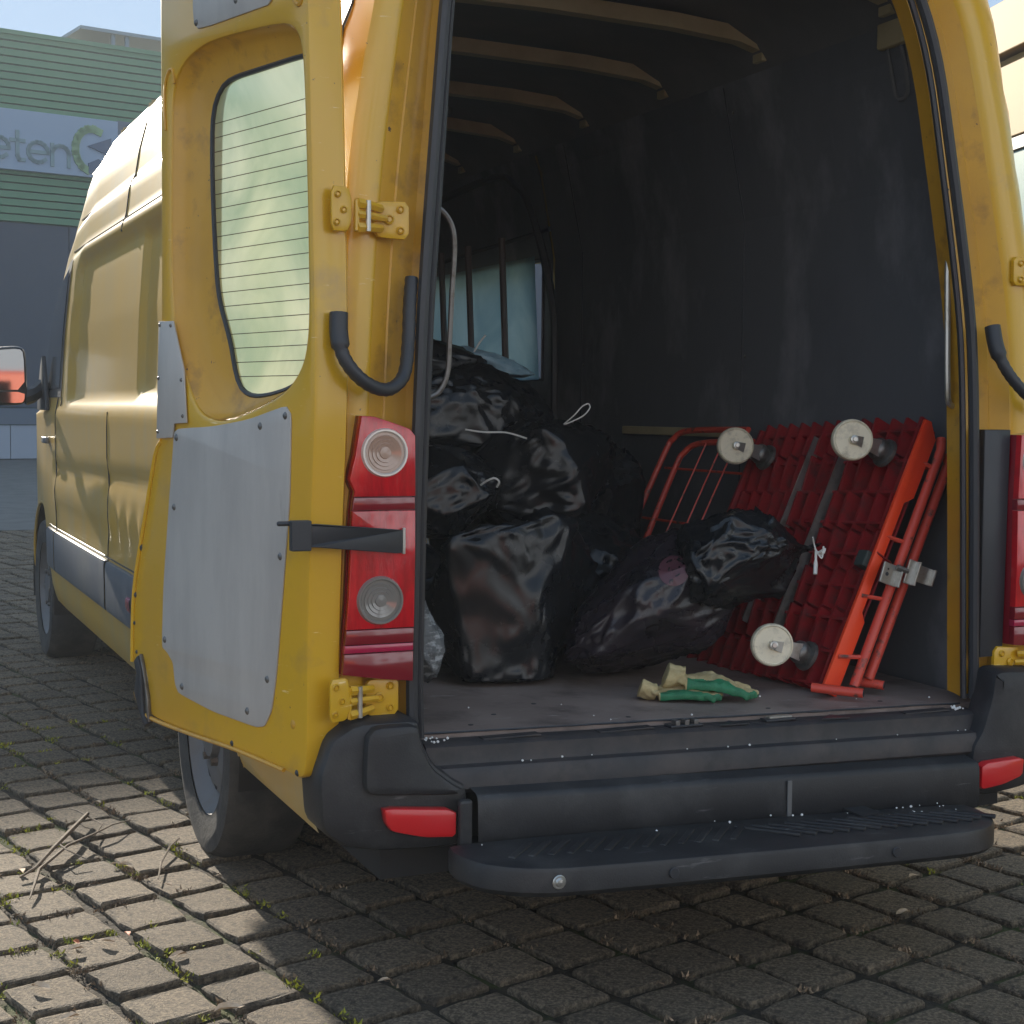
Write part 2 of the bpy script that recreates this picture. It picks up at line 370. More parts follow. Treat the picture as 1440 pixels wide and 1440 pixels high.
# moss and litter in the joints
def blades(name, m_, count, region, size, dens, label, cat, seed):
    r = random.Random(seed); mb = MB(); k = 0; tries = 0
    while k < count and tries < count*30:
        tries += 1
        i = r.randint(-28, 78); j = r.randint(-24, 60)
        if r.random() < .6: p = ORG+ga*(i*PA)+gb*((j+r.random())*PB)      # along the long joints
        else: p = ORG+ga*((i+r.random())*PA)+gb*(j*PB)
        if not region(p): continue
        if noise.noise(Vector((p.x*3.1, p.y*3.1, seed)))+r.random()*.5 < dens: continue
        k += 1
        for _ in range(r.randint(10, 22)):
            q = p+Vector((r.gauss(0, .011), r.gauss(0, .013), -.009+r.random()*.010)); a = r.uniform(0, 6.28); L_ = size*r.uniform(.5, 1.3)
            d = Vector((math.cos(a), math.sin(a), 0))*L_*.5; u_ = Vector((r.gauss(0, .5), r.gauss(0, .5), r.uniform(.1, 1))).normalized()*L_
            mb.add([q-d*.5, q+d*.5, q+u_], [(0, 1, 2)])
    me = bpy.data.meshes.new(name); me.from_pydata(mb.v, [], mb.f); me.materials.append(m_); me.update()
    return tag(link(name, me), label, cat, kind='stuff')
lit_zone = lambda p: (p.x < -.9 and p.y < 3.2) or (p.x > .75 and -.5 < p.y < 5)
blades('moss', moss_m, 5500, lit_zone, .012, .28, 'yellow green moss growing in the sunlit joints of the pavers', 'moss', 3)
blades('leaf_litter', litter_m, 3000, lambda p: p.y < 3.5 and p.x < 2.5 and not (-.6 < p.x < .8 and p.y > .8), .012, .22, 'brown crumbs of leaf litter lying in the paver joints', 'litter', 9)
def leaf(loc, rz, s, m_, label, tilt=-.06, group='dry leaves scattered on the pavers'):
    pts = [(-1, 0), (-.6, .32), (0, .45), (.55, .3), (1, 0), (.55, -.3), (0, -.42), (-.6, -.3)]
    v = [(x*s, y*s, (abs(y)*.7+.12*math.sin(x*3))*s) for x, y in pts]+[(-.5*s, 0, 0), (.5*s, 0, .05*s)]
    f = [(0, 1, 8), (1, 2, 9, 8), (2, 3, 9), (3, 4, 9), (4, 5, 9), (5, 6, 9), (6, 7, 8, 9), (7, 0, 8)]
    me = bpy.data.meshes.new('dry_leaf'); me.from_pydata(v, [], f); me.materials.append(m_); me.update()
    o = link('dry_leaf', me); o.location = loc; o.rotation_euler = (tilt, -tilt*.6, rz); tag(o, label, 'leaf', group); return o
LF = [((-1.20, 1.11), .022, 0, 'pale leaf lying flat beside the forked branch, the one nearest the wheel'), ((-1.225, 1.13), .013, 0, 'tiny pale leaf next to the pale leaf beside the forked branch'),
      ((-1.127, .893), .017, 0, 'small pale leaf on the paver just short of the shadow of the van'), ((-1.467, 1.16), .022, 0, 'pale leaf at the left frame edge below the forked branch'),
      ((-1.29, .558), .017, 1, 'bright russet curled leaf in the joint in the middle of the sunlit pavers'), ((-1.41, .545), .015, 1, 'small russet leaf left of the bright russet leaf'),
      ((-1.42, .50), .022, 0, 'cream leaf touching the small russet leaf'), ((-1.343, .525), .024, 0, 'wide cream leaf between the two russet leaves'),
      ((-1.52, .294), .026, 0, 'long pale leaf bridging a joint in the lower left corner'), ((-1.174, .02), .034, 0, 'large pale crumpled leaf at the bottom edge beside the shadow of the van'),
      ((-1.209, .369), .024, 0, 'pale leaf lying across a joint near the shadow edge'), ((-1.487, .10), .024, 0, 'pale leaf cut by the bottom edge of the picture'),
      ((-1.169, 1.81), .018, 0, 'small leaf farthest back, beside the shadow line on the pavers')]
for (p, s, k, lab) in LF: leaf((*p, .008), rnd.uniform(0, 6), s, leaf_r if k else leaf_m, lab)
for (p, s, lab) in [((.535, -.024), .026, 'pale dry leaf in the shaded joint below the right half of the step'), ((.758, .211), .02, 'small pale leaf in the shade just beyond the right end of the step'), ((-.822, .05), .016, 'small curled leaf in the shade below the left corner of the step')]:
    leaf((*p, .006), rnd.uniform(0, 6), s, leaf_m, lab)
br = MB()
for pts, r_ in [([(-1.228, 1.60, .03), (-1.30, 1.42, .035), (-1.37, 1.27, .03), (-1.433, 1.136, .02), (-1.478, 1.09, .012)], [.009, .010, .009, .007, .004]),
                ([(-1.24, 1.39, .025), (-1.33, 1.28, .03), (-1.425, 1.123, .018), (-1.45, 1.0, .02), (-1.475, .898, .012)], [.004, .006, .007, .006, .003]),
                ([(-1.24, 1.39, .025), (-1.18, 1.45, .03), (-1.113, 1.517, .02)], [.004, .003, .002]),
                ([(-1.266, 1.72, .02), (-1.25, 1.64, .03), (-1.20, 1.50, .02), (-1.24, 1.39, .02)], [.002, .003, .003, .003]),
                ([(-1.35, 1.30, .03), (-1.34, 1.22, .035), (-1.29, 1.17, .015)], [.004, .003, .002])]:
    tube_mb(br, pts, [q*.7 for q in r_], 6)
tag(br.build('branch', twig_m, None, True), 'forked dead branch lying on the sunlit pavers left of the rear wheel', 'branch')
tw = tube_mb(MB(), [(-1.013, 1.308, .01), (-1.06, 1.20, .02), (-1.105, 1.09, .012), (-1.142, .95, .008)], [.003, .003, .003, .002], 5)
tag(tw.build('twig', twig_m, None, True), 'thin bent twig beside the rear tyre', 'twig')

# ---------------------------------------------------------------- the van
van = empty('delivery_van', (0, 3, 0)); tag(van, 'yellow high-roof panel van with its rear doors open and loaded with bin bags', 'van')
van.location = (0, 0, 0)
PROF = [(.33, .950), (.36, .962), (.41, .975), (.5, .985), (.7, .988), (.85, .990), (.93, .992), (1.0, .990), (1.1, .990), (1.22, .990), (1.245, .986), (1.27, .977), (1.35, .972), (1.6, .962),
        (1.8, .947), (1.91, .936), (1.935, .930), (1.955, .918), (2.06, .905), (2.085, .897), (2.10, .884), (2.2, .868), (2.3, .842), (2.38, .805), (2.44, .755), (2.49, .68), (2.525, .58), (2.548, .42), (2.56, .22), (2.565, 0)]
HTAB = [(0, 2.565), (3.6, 2.565), (4.0, 2.51), (4.3, 2.38), (4.6, 2.18), (4.9, 1.90), (5.2, 1.56), (5.4, 1.36), (5.55, 1.25), (5.8, 1.08), (5.93, .9), (6.0, .6)]
WTAB = [(0, 1), (4.1, 1), (4.6, .99), (5.2, .955), (5.6, .91), (5.85, .84), (6.0, .72)]
ZB = 1.22
def zmap(z, y):
    H = interp(y, HTAB)
    if H > ZB: return z if z < ZB else ZB+(z-ZB)*(H-ZB)/(2.565-ZB)
    return min(z, .33+(z-.33)*(H-.33)/(ZB-.33)) if z < ZB else H+(z-ZB)*.01
def zinv(z, y):
    H = interp(y, HTAB); return z if z < ZB or H <= ZB+.02 else ZB+(z-ZB)*(2.565-ZB)/(H-ZB)
PZ = [(a, b) for a, b in PROF]
def HW(z, y): return interp(zinv(z, y), PZ)*interp(y, WTAB)
def sstep(a, b, x): t = max(0, min(1, (x-a)/(b-a))); return t*t*(3-2*t)
def rrect(y, z, y0, y1, z0, z1, soft=.03, r=.1):
    cy, cz = (y0+y1)/2, (z0+z1)/2; dy = max(abs(y-cy)-((y1-y0)/2-r), 0); dz = max(abs(z-cz)-((z1-z0)/2-r), 0)
    return sstep(0, soft, r-math.hypot(dy, dz))
def side_inset(y, z):
    d = .024*rrect(y, z, .25, 3.86-(z-1.27)*.25, 1.262, 1.905, .03, .07)
    d += .016*rrect(y, z, .4, 2.27, 1.30, 1.875, .02, .05)
    # shallow bulge line and dent in the lower side
    d += .010*math.exp(-((z-.99-.02*math.sin(y*1.1))/.035)**2)
    d -= .006*math.exp(-((z-.86)/.05)**2)
    d += .010*math.exp(-((y-2.72)/.05)**2)*sstep(.72, .8, z)*(1-sstep(.95, 1.0, z))+.006*math.sin(y*31)*math.exp(-((z-.84)/.06)**2)*sstep(2.75, 2.6, y)*sstep(1.6, 1.9, y)
    return d
def in_arch(y, z): return any((y-cy)**2+(z-.36)**2 < r*r for cy, r in ARCH)
ARCH = [(1.19, .40), (4.86, .42)]
rows = []
for (z0, x0), (z1, x1) in zip(PROF, PROF[1:]):
    L_ = math.hypot(z1-z0, x1-x0); k = max(1, int(L_/.022))
    for i in range(k): rows.append((z0+(z1-z0)*i/k, x0+(x1-x0)*i/k))
rows.append((2.565, 0))
ys = [.12+.0]+list(np.arange(.15, 3.7, .03))+list(np.arange(3.7, 5.98, .045))+[5.99]
def shell(name, sx, m_):
    nR = len(rows); vs = []; fs = []; gl = []
    for y in ys:
        W = interp(y, WTAB)
        for z0, x0 in rows:
            z = zmap(z0, y); x = x0*W-(side_inset(y, z0) if sx < 0 or 1 else 0)*(1 if z0 < 2.0 else 0)*(1 if y < 4.2 else 0)
            yy, zz = float(y), z
            for cy, r in ARCH:
                d = math.hypot(yy-cy, zz-.36)
                if r*.86 < d < r: yy = cy+(yy-cy)*r/d; zz = .36+(zz-.36)*r/d
            vs.append((sx*max(x, 0), yy, zz))
    for i in range(len(ys)-1):
        for j in range(nR-1):
            q = [i*nR+j, i*nR+j+1, (i+1)*nR+j+1, (i+1)*nR+j]
            cy = sum(vs[k][1] for k in q)/4; cz = sum(vs[k][2] for k in q)/4
            if any(math.hypot(cy-a, cz-.36) < r*.995 for a, r in ARCH): continue
            if sx > 0 and 2.90 < cy < 4.18 and 1.40 < cz < 1.91: continue
            (gl if cy > 4.70 and cz > 1.32 else fs).append(tuple(q))
    if gl:
        MB().add(vs, gl).build('windscreen_half', glass_dark, van, True)
    me = bpy.data.meshes.new(name); me.from_pydata(vs, [], fs)
    bm = bmesh.new(); bm.from_mesh(me); bmesh.ops.recalc_face_normals(bm, faces=bm.faces); bm.to_mesh(me); bm.free()
    me.polygons.foreach_set('use_smooth', [True]*len(me.polygons)); me.update()
    return link(name, me, m_, van)
shell('body_side', -1, paint_side); shell('body_side', 1, paint_side)
# dark underbody, front and arch liners
MB().box((0, 2.6, .37), (1.70, 5.2, .24)).build('underbody', chassis_m, van)
MB().box((0, 5.93, .42), (1.35, .12, .45)).build('front_bumper', grey_pl, van, bevel=.03)
for sx in (-1, 1):
    for cy, r in ARCH:
        lp = [[(sx*x, cy+r*math.cos(a), .36+r*math.sin(a)) for a in np.linspace(-.25, math.pi+.25, 20)] for x in (.962, .60)]
        loft('arch_liner', lp, chassis_m, van)
        tube('arch_lip', [(sx*(HW(.36+r*math.sin(a), cy)-.004), cy+r*math.cos(a), .36+r*math.sin(a)) for a in np.linspace(.0, math.pi, 22)], .008, paint_side, van, 6)
# side seams, rub strip, side window, handle, mirror
def S(y, z, o=0): return Vector((-(HW(z, y)-(side_inset(y, z) if z < 2 else 0)+o), y, z))
for path in ([(2.68, z) for z in np.linspace(.52, 1.24, 14)], [(4.12, z) for z in np.linspace(.52, 1.30, 12)], [(4.0-.2*(z-1.3), z) for z in np.linspace(1.26, 1.30, 3)],
             [(2.66, z) for z in np.linspace(1.90, 2.44, 24)], [(y, 1.948) for y in np.linspace(.2, 4.0, 16)], [(y, 2.092) for y in np.linspace(.2, 4.0, 16)], [(y, .70) for y in np.linspace(1.7, 4.4, 12)]):
    tube('panel_seam', [S(y, z, .0005) for y, z in path], .0032, rubber, van, 5)
def strip(name, y0, y1, z0, z1, t, m_, n=14):
    loops = []
    for y in np.linspace(y0, y1, n):
        y = float(y); loops.append([S(y, z0, -.01), S(y, z0+.004, t*.8), S(y, z0+.02, t), S(y, z1-.02, t), S(y, z1-.004, t*.7), S(y, z1, -.01)])
    return loft(name, loops, m_, van)
strip('rub_strip', 1.63, 2.66, .50, .69, .018, grey_pl); strip('rub_strip', 2.69, 4.10, .50, .69, .018, grey_pl); strip('rub_strip', 4.13, 4.42, .50, .69, .018, grey_pl)
strip('side_marker', 2.13, 2.20, .56, .62, .024, lens_pink, 4)
def patch(name, quad, o, m_, n=10):
    vs = []; 
    for i in range(n+1):
        for j in range(n+1):
            u, v = i/n, j/n; y = (quad[0][0]*(1-u)+quad[1][0]*u)*(1-v)+(quad[3][0]*(1-u)+quad[2][0]*u)*v
            z = (quad[0][1]*(1-u)+quad[1][1]*u)*(1-v)+(quad[3][1]*(1-u)+quad[2][1]*u)*v
            vs.append((-(HW(z, y)+o), y, z))
    fs = [(i*(n+1)+j, (i+1)*(n+1)+j, (i+1)*(n+1)+j+1, i*(n+1)+j+1) for i in range(n) for j in range(n)]
    return MB().add(vs, fs).build(name, m_, van, True)
patch('side_window_frame', [(4.02, 1.30), (5.10, 1.30), (4.62, 1.82), (3.90, 1.915)], .004, rubber)
wq = [(4.07, 1.34), (4.98, 1.33), (4.52, 1.77), (3.95, 1.87)]
patch('side_window', wq, .007, glass_dark)
hd = MB(); hd.box(S(4.36, 1.10, .022), (.02, .14, .03)); hd.box(S(4.43, 1.10, .008), (.03, .02, .03)); hd.build('door_handle', grey_pl, van, True, .006)
# wing mirror
def TM(v): return Vector((v.x, 4.492-.0812*(v.x+1.13)-.0075*(v.y-1.43)+v.z, v.y))      # glass turned out and slightly down
mh = plate('mirror_housing', [(-1.235, 1.26), (-1.24, 1.50), (-1.22, 1.535), (-1.10, 1.545), (-1.072, 1.52), (-1.066, 1.30), (-1.09, 1.262)], rubber, van, depth=.10, bevel=.02, T=XZ(4.50), rnd_it=2)
plate('mirror_glass', [(-1.222, 1.335), (-1.224, 1.50), (-1.21, 1.52), (-1.105, 1.53), (-1.086, 1.51), (-1.082, 1.335)], mirror_m, mh, depth=.004, T=TM, rnd_it=1)
plate('mirror_glass', [(-1.218, 1.275), (-1.220, 1.325), (-1.082, 1.325), (-1.084, 1.285), (-1.10, 1.272)], mirror_m, mh, depth=.004, T=TM, rnd_it=1)
tube('mirror_arm', smooth_path([(-1.08, 4.55, 1.30), (-1.03, 4.56, 1.32), (-.985, 4.60, 1.36)], 4), [.04]*4+[.035]*5, rubber, mh)
plate('mirror_corner_cover', [(4.42, 1.24), (4.75, 1.24), (4.70, 1.36), (4.55, 1.50), (4.45, 1.34)], rubber, van, depth=.02, bevel=.004, T=lambda v: Vector((-(.985+.012)+v.z, v.x, v.y)))
# wheels
def wheel(x, y, sx, r=.355):
    t = .225
    prof = [(.235, 0), (.25, .0), (.30, -.012), (.335, -.006), (r-.008, .012), (r, .035), (r, t-.035), (r-.01, t-.01), (.30, t), (.24, t)]
    ty = lathe('tyre', [(a, -b) for a, b in prof], (x, y, r-.012), (sx, 0, 0), tyre_m, van, 48)
    rm = lathe('wheel_rim', [(.243, -.005), (.232, -.004), (.225, -.02), (.205, -.045), (.19, -.05), (.17, -.035), (.11, -.025), (.075, -.03), (.07, -.01), (.03, -.005), (0, -.005)], (x, y, r-.012), (sx, 0, 0), rim_m, van, 40)
    for k in range(12):
        mb = MB(); a = 2*math.pi*k/12; lathe_mb(mb, [(0, .0), (.021, .0), (.023, -.004)], (x-sx*.033+sx*.0, y+.148*math.cos(a), r-.012+.148*math.sin(a)), (sx, 0, 0), 10)
        mb.build('wheel_hole', chassis_m, rm)
    for k in range(6):
        mb = MB(); a = 2*math.pi*k/6; lathe_mb(mb, [(0, .012), (.012, .012), (.014, -.02)], (x-sx*.02, y+.09*math.cos(a), r-.012+.09*math.sin(a)), (sx, 0, 0), 6)
        mb.build('wheel_nut', steel_dark, rm)
for sx in (-1, 1):
    wheel(sx*.965, 1.19, sx); wheel(sx*.955, 4.86, sx)
# ---- rear frame
O = [(-.765, .55), (-.768, .70), (-.762, 1.07), (-.752, 1.38), (-.745, 1.53), (-.725, 1.83), (-.705, 2.12), (-.685, 2.28), (-.645, 2.39), (-.56, 2.455), (-.3, 2.475), (0, 2.478), (.25, 2.465), (.39, 2.42), (.475, 2.33),
     (.53, 2.23), (.575, 2.10), (.612, 1.93), (.678, 1.59), (.705, 1.38), (.722, 1.05), (.735, .7), (.742, .535)]
B = [(-.958, .55), (-.958, .70), (-.955, 1.07), (-.945, 1.38), (-.938, 1.53), (-.915, 1.83), (-.865, 2.12), (-.835, 2.28), (-.79, 2.40), (-.68, 2.50), (-.35, 2.555), (0, 2.565), (.3, 2.55), (.52, 2.49), (.64, 2.40),
     (.725, 2.28), (.785, 2.10), (.832, 1.93), (.915, 1.59), (.94, 1.38), (.955, 1.05), (.96, .7), (.96, .535)]
N_ = 90
def v3(P, y): return [Vector((p.x, y, p.y)) for p in P]
O2 = resample(smooth_path([(a, b, 0) for a, b in O], 5), N_); B2 = resample(smooth_path([(a, b, 0) for a, b in B], 5), N_)
O2 = [Vector((p.x, p.y)) for p in O2]; B2 = [Vector((p.x, p.y)) for p in B2]
cen = Vector((0, 1.4))
def lerpP(A, Bb, t): return [a.lerp(b, t) for a, b in zip(A, Bb)]
def shiftP(A, d): return [a+(a-b).normalized()*d if (a-b).length else a for a, b in zip(A, [cen]*len(A))]
rise = lambda A, t: lerpP(O2, B2, t)
side_loop = []
sh = [(-x0, z0) for z0, x0 in PROF if z0 >= .55]+[(x0, z0) for z0, x0 in reversed(PROF) if z0 >= .55]
S2 = resample([(a, b, 0) for a, b in sh], N_); S2 = [Vector((p.x, p.y)) for p in S2]
loft('rear_jamb', [v3(rise(0, .62), .010), v3(rise(0, .66), .003), v3(rise(0, .80), .0), v3(rise(0, .92), .002), v3(rise(0, 1), .010),
      v3(lerpP(B2, S2, .35), .035), v3(lerpP(B2, S2, .75), .075), v3(S2, .122)], paint, van)
tube('corner_seam', [Vector((p.x*1.002, .112, p.y)) for p in lerpP(B2, S2, .985)][:38], .003, rubber, van, 5)
loft('jamb_recess', [v3(rise(0, .0), .030), v3(rise(0, .12), .052), v3(rise(0, .24), .050), v3(rise(0, .40), .030), v3(rise(0, .42), .032), v3(rise(0, .58), .014), v3(rise(0, .62), .010)], paint_recess, van)
loft('opening_return', [v3(O2, .030), v3(lerpP(O2, S2, .02), .060), v3(lerpP(O2, S2, .03), .088), v3(lerpP(O2, S2, .45), .100)], paint_recess, van)
tube('door_seal', smooth_path([Vector((p.x, -.004, p.y)) for p in rise(0, .07)], 1), .0135, rubber, van, 8)
tube('door_seal', [Vector((p.x, .006, p.y)) for p in rise(0, -.045)], .008, rubber, van, 6)
# ---- inside
def iw(z): return min(.885, interp(z, PZ)-.035)
zs = [.5, 1.0, 1.5, 1.9, 2.1, 2.25, 2.34]
mb = MB()
for (y0, y1, z0, z1) in [(.085, 2.78, .5, 2.34), (2.80, 4.24, .5, 1.40), (2.80, 4.24, 1.91, 2.34), (2.80, 2.885, 1.40, 1.91), (4.19, 4.24, 1.40, 1.91)]:
    zz = [z0]+[z for z in zs if z0 < z < z1]+[z1]
    for a, b in zip(zz, zz[1:]):
        mb.add([(iw(a), y0, a), (iw(a), y1, a), (iw(b), y1, b), (iw(b), y0, b)], [(0, 1, 2, 3)])
mb.build('right_wall_panel', wall_m, van)
mb = MB()
for a, b in zip(zs, zs[1:]): mb.add([(-iw(a), .085, a), (-iw(a), 4.24, a), (-iw(b), 4.24, b), (-iw(b), .085, b)], [(0, 1, 2, 3)])
mb.build('left_wall_panel', wall_m, van)
MB().box((0, 4.25, 1.35), (1.5, .02, 1.8)).build('bulkhead', wall_m, van)
rf = [(-.80, 2.33), (-.74, 2.41), (-.6, 2.475), (-.3, 2.505), (0, 2.51), (.3, 2.505), (.6, 2.475), (.74, 2.41), (.80, 2.33)]
loft('roof_lining', [[(x, y, z) for x, z in rf] for y in (.07, 4.24)], roofin_m, van)
for y in (.44, 1.07, 1.68, 2.29, 2.92, 3.55):
    mb = MB(); top = [(-.78, 2.385), (-.68, 2.412), (-.45, 2.428), (0, 2.436), (.45, 2.428), (.68, 2.412), (.78, 2.385)]
    lo = [[Vector((x, y-.028, z+.045)), Vector((x, y-.022, z)), Vector((x, y+.022, z)), Vector((x, y+.028, z+.045))] for x, z in top]
    loft('roof_rib', lo, rib_m, van)
    MB().box((.768, y, 2.375), (.02, .055, .03)).build('rib_bracket', rib_m, van, bevel=.004)
# lashing slot high on the right wall
sl = [Vector((iw(z)-.006, y, z)) for y, z in [(.42, 2.31), (.42, 2.18), (.435, 2.145), (.465, 2.145), (.48, 2.18), (.48, 2.31)]]
tube('lashing_slot', smooth_path(sl, 3), .006, roofin_m, van, 6)
MB().box((.80, .45, 2.33), (.03, .12, .10)).build('slot_bracket', rib_m, van, bevel=.01)
# sliding door frame and barred window
dfp = [(2.76, .55), (2.76, 1.43), (2.80, 1.74), (2.93, 2.12), (3.05, 2.24), (3.27, 2.30), (4.17, 2.27)]
tube('sliding_door_frame', smooth_path([Vector((iw(z)-.004, y, z)) for y, z in dfp], 4), .018, rubber, van, 6)
tube('sliding_door_frame_rail', [Vector((iw(z)-.004, y, z)) for y, z in [(2.80, 2.03), (4.2, 1.99)]], .012, rubber, van, 6)
win = MB().add([(.862, 2.88, 1.395), (.862, 4.20, 1.395), (.835, 4.20, 1.92), (.835, 2.88, 1.92)], [(0, 1, 2, 3)]).build('sliding_door_window', wglass, van)
tube('window_frame', [(iw(1.4)-.002, 2.885, 1.40), (iw(1.9)-.002, 2.885, 1.91), (iw(1.9)-.002, 4.19, 1.91), (iw(1.4)-.002, 4.19, 1.40)], .010, rubber, win, 6, True)
bar_m = mat('window_bar', (.13, .10, .09), .5)
for y in (3.13, 3.52, 3.86): tube('window_bar', [(.82, y, 1.36), (.79, y, 2.02)], .016, bar_m, win, 8)
# ceiling lamp
lb = MB(); lb.box((.30, 2.6, 2.435), (.07, .05, .03)); lb.build('ceiling_hook', steel_dark, van, True, .008)
# grab handles
tube('grab_handle', smooth_path([(-.735, .12, 1.712), (-.695, .12, 1.712), (-.657, .12, 1.685), (-.641, .12, 1.633), (-.646, .12, 1.52), (-.651, .12, 1.413), (-.655, .12, 1.345), (-.672, .12, 1.305), (-.70, .12, 1.288), (-.735, .12, 1.29)], 5), .0065, steel_dark, van, 8)
tube('grab_handle', smooth_path([(.735, .07, 1.685), (.69, .055, 1.68), (.678, .05, 1.64), (.682, .05, 1.5), (.688, .05, 1.34), (.70, .055, 1.29), (.745, .07, 1.285)], 5), .008, steel, van, 8)
for (x, z) in [(-.738, 1.71), (-.738, 1.29), (.735, 1.685), (.745, 1.285)]: lathe('handle_mount', disc_prof(.015, .012), (x, .085, z), (0, -1, 0), rubber, van, 10)
# floor and sill : everything across the rear drops slightly to the right
KZ = -.024
def zx(x, z): return z+KZ*(x+.765)
def across(name, prof, x0, x1, m_, n=12, base=0, parent=van, k=KZ, smooth=True):
    loops = [[(float(x), y, base+z+k*(float(x)+.765)) for y, z in prof] for x in np.linspace(x0, x1, n)]
    return loft(name, loops, m_, parent, smooth=smooth)
fl = MB(); fl.add([(-.85, .035, zx(-.85, .552)), (.85, .035, zx(.85, .552)), (.85, 4.24, zx(.85, .552)), (-.85, 4.24, zx(-.85, .552)),
                   (-.85, .035, zx(-.85, .53)), (.85, .035, zx(.85, .53))], [(0, 1, 2, 3), (0, 4, 5, 1)]); fl.build('load_floor', floor_m, van)
across('rear_sill', [(.034, .540), (.015, .545), (-.025, .543), (-.036, .536), (-.038, .505), (-.040, .498), (-.062, .495), (-.068, .485), (-.070, .45), (-.06, .44)], -.76, .745, sill_m)
for k, x in enumerate(np.linspace(-.55, .6, 5)):
    if k in (2, 3): continue
    MB().box((float(x), -.005, zx(x, .546)), (.14, .03, .004)).build('sill_pad', sill_m, van, bevel=.001)
lt = MB(); lt.box((-.105, -.005, zx(-.105, .548)), (.085, .035, .006)); lt.build('latch_recess', rubber, van, bevel=.002)
l2 = MB(); 
for k in range(3): l2.box((-.13+.025*k, -.012, zx(-.1, .556)), (.012, .022, .012))
l2.build('latch', steel_dark, van, bevel=.002)
MB().box((.158, -.005, zx(.158, .548)), (.085, .03, .006)).build('latch_recess', rubber, van, bevel=.002)
MB().box((.162, -.003, zx(.158, .553)), (.065, .018, .004)).build('latch_plate', steel, van, bevel=.001)
for x0 in (-.02, .27): plate('sill_dimple', [(x0, -.03), (x0+.08, -.03), (x0+.05, .012)], rubber, van, depth=.003, T=lambda v: Vector((v.x, v.y, zx(v.x, .545)+v.z)))
be = []; r = random.Random(3)
for k in range(60):
    x = -.75+1.49*k/59; be.append((x, .030+.006*noise.noise(Vector((x*9, 0, 1)))+.004*noise.noise(Vector((x*30, 0, 1))), zx(x, .5535)))
tube('board_edge', be, [.0022+.0022*abs(noise.noise(Vector((k*.7, 2, 3)))) for k in range(60)], rubber, van, 5)
for x, y in [(-.60, .10), (-.2, .09), (.2, .10), (.55, .11), (-.35, .30), (-.5, .20)]: lathe('floor_screw', [(0, .0008), (.006, .0008), (.0065, 0)], (x, y, zx(x, .5525)), (0, 0, 1), rubber, van, 10)
for y in (.13, 1.30, 2.50):
    for z in (.95, 1.45, 1.95, 2.25): lathe('wall_screw', [(0, .002), (.005, .0015), (.007, 0)], (iw(z)-.001, y, z), (-1, 0, 0), steel_dark, van, 8)
for y in (1.32, 2.52): tube('wall_joint', [(iw(z)-.0005, y, z) for z in (.55, 1.2, 1.9, 2.33)], .0022, rubber, van, 4)
# bumper
KB = -.034
def zb_(x, z): return z+KB*(x+.677)
bp = [(.02, .475), (-.055, .472), (-.060, .468), (-.062, .455), (-.066, .452), (-.105, .446), (-.113, .440), (-.117, .430), (-.121, .345), (-.113, .330), (-.05, .325), (.02, .325)]
bc = loft('bumper', [[(float(x), y, z+KB*(float(x)+.677)) for y, z in bp] for x in np.linspace(-.672, .683, 14)], black_pl, van)
MB().box((.115, -.1225, zb_(.115, .39)), (.012, .004, .085)).build('scuff_mark', mat('scuff', (.14, .14, .14), .7), bc, bevel=.001)
cornerL = [(-.93, .612), (-.792, .612), (-.784, .562), (-.759, .514), (-.712, .476), (-.680, .458), (-.678, .327), (-.862, .334), (-.952, .350), (-1.004, .39), (-1.012, .5), (-.985, .58)]
cl = plate('bumper_corner', cornerL, black_pl, van, depth=.15, bevel=.018, T=XZ(-.085), rnd_it=2, amt=.15)
plate('bumper_corner_block', [(-.915, .605), (-.802, .605), (-.795, .56), (-.77, .508), (-.722, .470), (-.690, .452), (-.72, .446), (-.905, .462), (-.92, .48)], black_pl, cl, depth=.05, bevel=.012, T=XZ(-.108), rnd_it=2, amt=.16)
MB().box((-.70, -.112, .385), (.030, .02, .105)).build('reflector_surround', black_pl, cl, bevel=.006)
plate('reflector', [(-.880, .436), (-.718, .418), (-.718, .358), (-.79, .364), (-.862, .384), (-.876, .405)], refl_m, cl, depth=.03, bevel=.006, T=XZ(-.112), rnd_it=1, amt=.12)
cornerR = [(.688, .300), (.69, .425), (.722, .470), (.748, .549), (.758, .622), (.93, .612), (.985, .56), (1.005, .48), (.99, .37), (.93, .325), (.86, .305), (.777, .296)]
cr_ = plate('bumper_corner', cornerR, black_pl, van, depth=.105, bevel=.03, T=XZ(-.085), rnd_it=2, amt=.15)
plate('reflector', [(.700, .392), (.835, .398), (.832, .350), (.77, .332), (.697, .325)], refl_m, cr_, depth=.03, bevel=.006, T=XZ(-.110), rnd_it=1, amt=.12)
# step
KS = -.034
st = [(-.745, -.12), (-.762, -.20), (-.735, -.285), (-.67, -.335), (-.58, -.360), (0, -.365), (.44, -.362), (.535, -.335), (.60, -.27), (.625, -.19), (.61, -.12)]
TS = lambda v: Vector((v.x, v.y+(.012 if v.z < -.03 else 0), .352+v.z+KS*(v.x+.7)))
sp = plate('rear_step', st, black_pl, van, depth=-.064, bevel=0, T=TS, rnd_it=2, amt=.2)
bpy.data.objects.remove(sp)
mb = plate_mb(MB(), st, [], .064, .012, lambda v: Vector((v.x, v.y, .352-v.z+KS*(v.x+.7))), 0, 2, .2)
sp = mb.build('rear_step', black_pl, van, True)
for k in range(14):
    x = -.02+.044*k
    R = Matrix.Rotation(.75, 3, 'Z'); MB().box((x, -.235, .3545+KS*(x+.7)), (.017, .15-.03*(k > 11), .009), R).build('tread_rib', black_pl, sp, bevel=.003)
